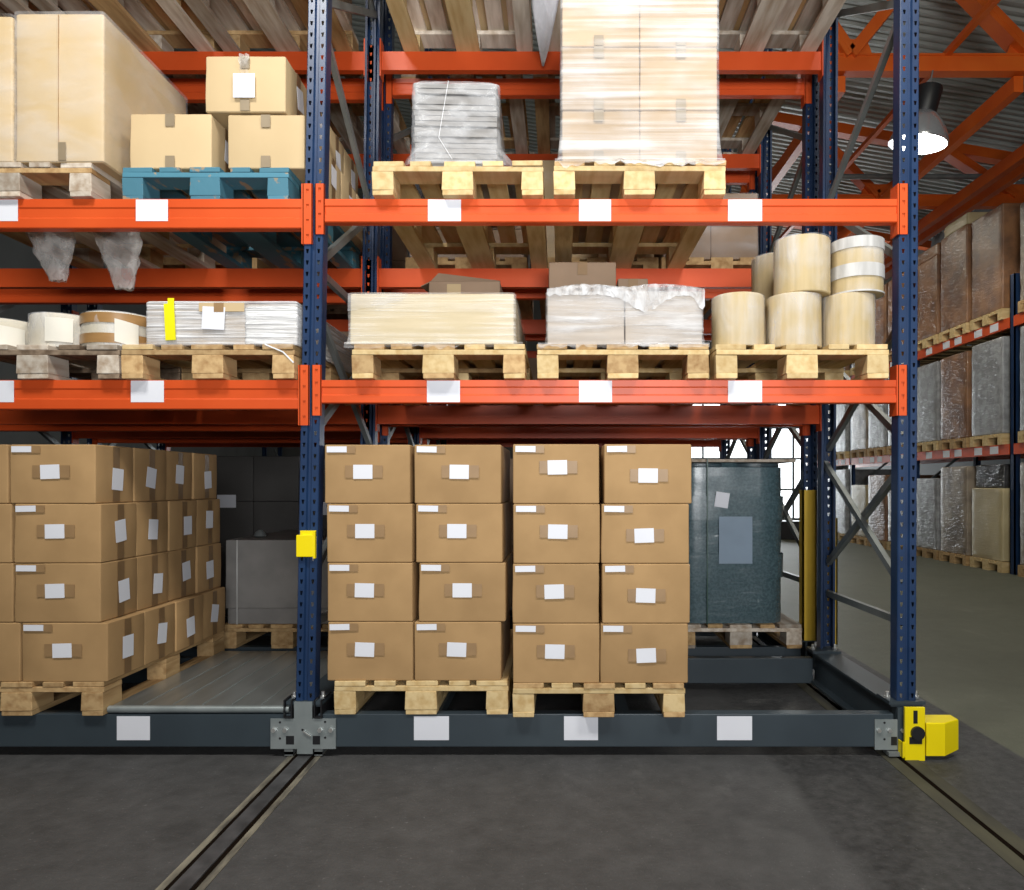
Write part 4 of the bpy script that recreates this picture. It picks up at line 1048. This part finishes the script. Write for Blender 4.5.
# hanging film bits
def hang_film(l, r, yt, yb, Y, label, seed, tilt=0):
    x0, x1 = X(l, Y), X(r, Y); za, zb_ = Z(yt, Y), Z(yb, Y); h_ = za-zb_; w_ = x1-x0
    mb = MB(); n = 24; m_ = 14; vs = []
    for j in range(m_+1):
        v = j/m_
        for i in range(n):
            a = 2*PI*i/n
            sh = 1-.62*v**1.4
            k = 1+.22*noise.noise(Vector((math.cos(a)*2.5+seed, math.sin(a)*2.5, v*5)))
            vs.append((w_/2*sh*math.cos(a)*k+tilt*v*w_, .05*sh*math.sin(a)*k, -v*h_*(1-.08*noise.noise(Vector((i*.6, seed, 0)))*v)))
    mb.add(vs, [(j*n+i, j*n+(i+1) % n, (j+1)*n+(i+1) % n, (j+1)*n+i) for j in range(m_) for i in range(n)]+[tuple(m_*n+i for i in range(n))])
    o = mb.build('hanging_film', M_filmb, None, True); o.location = ((x0+x1)/2, Y, za)
    tag(o, label, 'plastic film', 'loose film hanging under the pallets')
hang_film(27, 73, 228, 281, .22, 'crumpled film bag hanging under the upper beam, left of the pair', 1, .18)
hang_film(94, 141, 228, 289, .22, 'crumpled film bag hanging under the upper beam, right of the pair', 5, .16)
def film_wedge():
    A = Vector((X(530, .5), .5, 3.955)); B = Vector((X(561, .5), .5, 3.955)); T = Vector((X(543, 1.02), 1.02, Z(66, 1.02)))
    mb = MB(); vs = []; n = 12
    for j in range(n+1):
        v = j/n
        for i in range(9):
            u = i/8; p = (A+(B-A)*u)*(1-v)+(T+Vector(((u-.5)*.012, 0, 0)))*v
            p.z -= .03*math.sin(PI*v)+.008*math.sin(u*9+v*4)*(1-v)
            vs.append(p)
    mb.add(vs, [(j*9+i, j*9+i+1, (j+1)*9+i+1, (j+1)*9+i) for j in range(n) for i in range(8)])
    o = mb.build('hanging_film', M_filmwd, None, True)
    md = o.modifiers.new('t', 'SOLIDIFY'); md.thickness = .001
    tag(o, 'pointed sheet of white film hanging down between two overhead pallets', 'plastic film', 'loose film hanging under the pallets')
M_filmwd = film_mat('hanging_sheet_film', (.86, .87, .92), lo=.6, hi=.98, stretch=(8, 3, 3), scale=3, rough=.25)
film_wedge()

# loads overhead on the top pallets (seen between the boards)
for i, cx in enumerate(cx3):
    flat_load(cx-.38, cx+.38, z3+PH, z3+PH+.55, .08, 1.08, 'carton layer overhead on the top pallet %s' % top_l[i], [M_kraftd, M_kraft, M_kraftd, M_kraftp, M_kraftd, M_kraft][i], film_=False, group='cartons overhead on the top pallets', nz=1, name='carton_layer', cat='cartons')

# ---------------------------------------------------------------- far racks
def far_rack(label, loc, rz, n_bays, bay=2.8, levels=(1.85, 3.65), h=.15, top=4.25, depth=1.1, labels_=True):
    t = thing('pallet_rack', label, 'pallet rack', loc, rz)
    for i in range(n_bays+1):
        for yy in (0, depth):
            x = i*bay
            MB().box(x-.05, x+.05, yy-.0, yy+.02, 0, top).box(x-.05, x-.035, yy, yy+.08, 0, top).box(x+.035, x+.05, yy, yy+.08, 0, top).build('upright_post', M_navy, t)
        z_ = .3; k = 0
        while z_ < top-.9:
            MB().bar((i*bay, .04, z_ if k % 2 else z_+.85), (i*bay, depth, z_+.85 if k % 2 else z_), .04, .03, (1, 0, 0)).build('brace', M_galvd, t); z_ += .85; k += 1
    for i in range(n_bays):
        for lz in levels:
            b = None
            for yy in (-.012, depth+.03):
                b = MB().box(i*bay+.05, (i+1)*bay-.05, yy, yy+.05, lz-h, lz).build('beam', M_orange, t)
                if yy < 0 and labels_:
                    for q in (.45, 1.0, 1.35, 1.9, 2.3):
                        MB().box(i*bay+q, i*bay+q+.20, yy-.003, yy, lz-h+.02, lz-.02).build('beam_label', M_paper, b)
    return t
RX = 6.4
# runs along depth: local x -> world +Y ; local front (-y) -> world -X after mirroring the direction
def RD(D): return D-CAM_D
t = far_rack('long pallet rack along the right side of the aisle, stacked with wrapped pallets', (RX, RD(18.5), 0), -PI/2, 5)
rr = random.Random(11)
def far_load(Yc_, z, h_, mi, label, w_=.78, d_=1.1, tp=None, cream=False):
    """load centred at Yc_ on the right rack, its face toward -x"""
    o = pallet(0, 0, 0, 'pallet below the '+label, M_wood2 if rr.random() < .6 else M_wood, simple=True, group='pallets in the right-hand rack')
    o.location = (RX-.05, Yc_, z); o.rotation_euler = (0, 0, -PI/2)
    t = thing('wrapped_pallet_load', label, 'wrapped pallet', (RX-.03+d_/2, Yc_, z+PH), 0, 'wrapped goods in the right-hand rack')
    soft_box(d_, w_, h_, rr.randint(0, 99), .006, .02, 8, 14, wrinkle=.008).build('wrapped_goods', M_lw[mi], t, True)
    if tp:
        o = soft_box(d_*.94, w_*.9, tp[0], rr.randint(0, 99), .01, .03, 8, 8, wrinkle=.012).build('top_goods', M_lw[tp[1]], t, True); o.location = (0, 0, h_)
    return t
# slots given by camera distance D of slot centre
slots = {
 9.5: [('nearest', (1.45, 2), (1.55, 1), (1.55, 0))],
}
names_col = ['brown', 'silver', 'grey-brown', 'cream', 'black']
layout = [ # D, (level0 h, mat), (level1), (level2), tag
 (9.50, (1.42, 2, None), (1.45, 1, None), (1.35, 2, None), 'at the right photo edge'),
 (10.66, (1.06, 3, (.35, 4)), (1.40, 1, None), (1.52, 0, None), 'first left of nearest far post'),
 (11.56, (1.40, 2, None), (1.36, 0, None), (1.55, 0, (.2, 3)), 'second left of nearest far post'),
 (12.44, (1.22, 1, None), (1.35, 1, None), (1.35, 0, (.22, 0)), 'third left of nearest far post'),
 (13.48, (1.15, 2, None), (1.40, 1, None), (1.4, 0, None), 'first beyond the big post'),
 (14.36, (1.30, 0, None), (1.45, 1, None), (1.5, 0, None), 'second beyond the big post'),
 (15.22, (1.1, 3, None), (1.45, 2, None), (1.3, 2, None), 'third beyond the big post'),
 (16.28, (1.45, 1, None), (1.4, 1, None), (1.3, 0, None), 'fourth beyond the big post'),
 (17.16, (1.3, 1, None), (1.35, 3, None), (1.4, 2, None), 'farthest but one in the row'),
 (18.02, (1.2, 2, None), (1.4, 1, None), (1.4, 0, None), 'farthest in the row'),
]
for (D, a, b, c, tg) in layout:
    for (lv, (h_, mi, tp), nm) in zip((0, 1.85, 3.65), (a, b, c), ('at floor level', 'on the middle level', 'on the upper level')):
        far_load(RD(D), lv, h_, mi, '%s wrapped stack %s, %s' % (names_col[mi], nm, tg), tp=tp)
# far cross rack seen dimly through the left bay
t = far_rack('dim pallet rack far behind the racks on the left', (-8.3, 16.65, 0), 0, 3, levels=(1.768, 3.4), h=.17, top=4.8)
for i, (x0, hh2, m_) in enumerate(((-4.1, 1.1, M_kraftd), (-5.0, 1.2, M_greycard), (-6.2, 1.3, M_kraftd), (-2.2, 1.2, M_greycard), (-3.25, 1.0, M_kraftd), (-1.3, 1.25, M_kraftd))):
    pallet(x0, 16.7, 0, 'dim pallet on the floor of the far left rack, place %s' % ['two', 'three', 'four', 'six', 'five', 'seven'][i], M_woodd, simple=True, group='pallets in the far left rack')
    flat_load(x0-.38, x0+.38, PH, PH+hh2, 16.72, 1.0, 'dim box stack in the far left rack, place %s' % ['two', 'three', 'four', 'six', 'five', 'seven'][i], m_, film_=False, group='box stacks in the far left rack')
o = MB().box(-.35, .35, 0, .5, 0, .42, .02).box(-.33, -.25, .02, .1, -.0, .02).build('low_trolley', M_black); o.location = (RX-1.0, RD(16.4), .0)
tag(o, 'low black crate on the floor in front of the far right rack', 'crate')

# ---------------------------------------------------------------- pendant lamp
def lamp():
    Y = 5.55; xc = X(918, Y); zc = Z(144, Y)
    t = thing('pendant_lamp', 'round industrial pendant lamp hanging by the blue end post', 'lamp', (xc, Y, zc))
    t.rotation_euler = (math.radians(6), math.radians(9), 0)
    r = .345
    MB().lathe([(.0, .01), (r*.96, .0)], 40, caps=False).build('diffuser', M_lampglow, t, True)
    MB().lathe([(r*.96, -.004), (r, 0), (r*1.0, .02), (r*.93, .10), (r*.78, .21), (r*.55, .32), (r*.38, .37)], 40, caps=False).build('reflector', M_lampglass, t, True)
    MB().lathe([(r*.38, .36), (r*.40, .38), (r*.46, .65), (r*.44, .675), (.02, .68)], 28).build('ballast_housing', M_black, t, True)
    MB().cyl((0, 0, .68), .009, .2, 8).build('suspension_cable', M_galvd, t)
    l = bpy.data.lights.new('lamp_bulb', 'SPOT'); l.energy = 260; l.color = (1, .96, .85); l.spot_size = math.radians(150); l.shadow_soft_size = .22
    o = bpy.data.objects.new('lamp_bulb', l); C.objects.link(o); o.parent = t; o.location = (0, 0, -.03)
lamp()
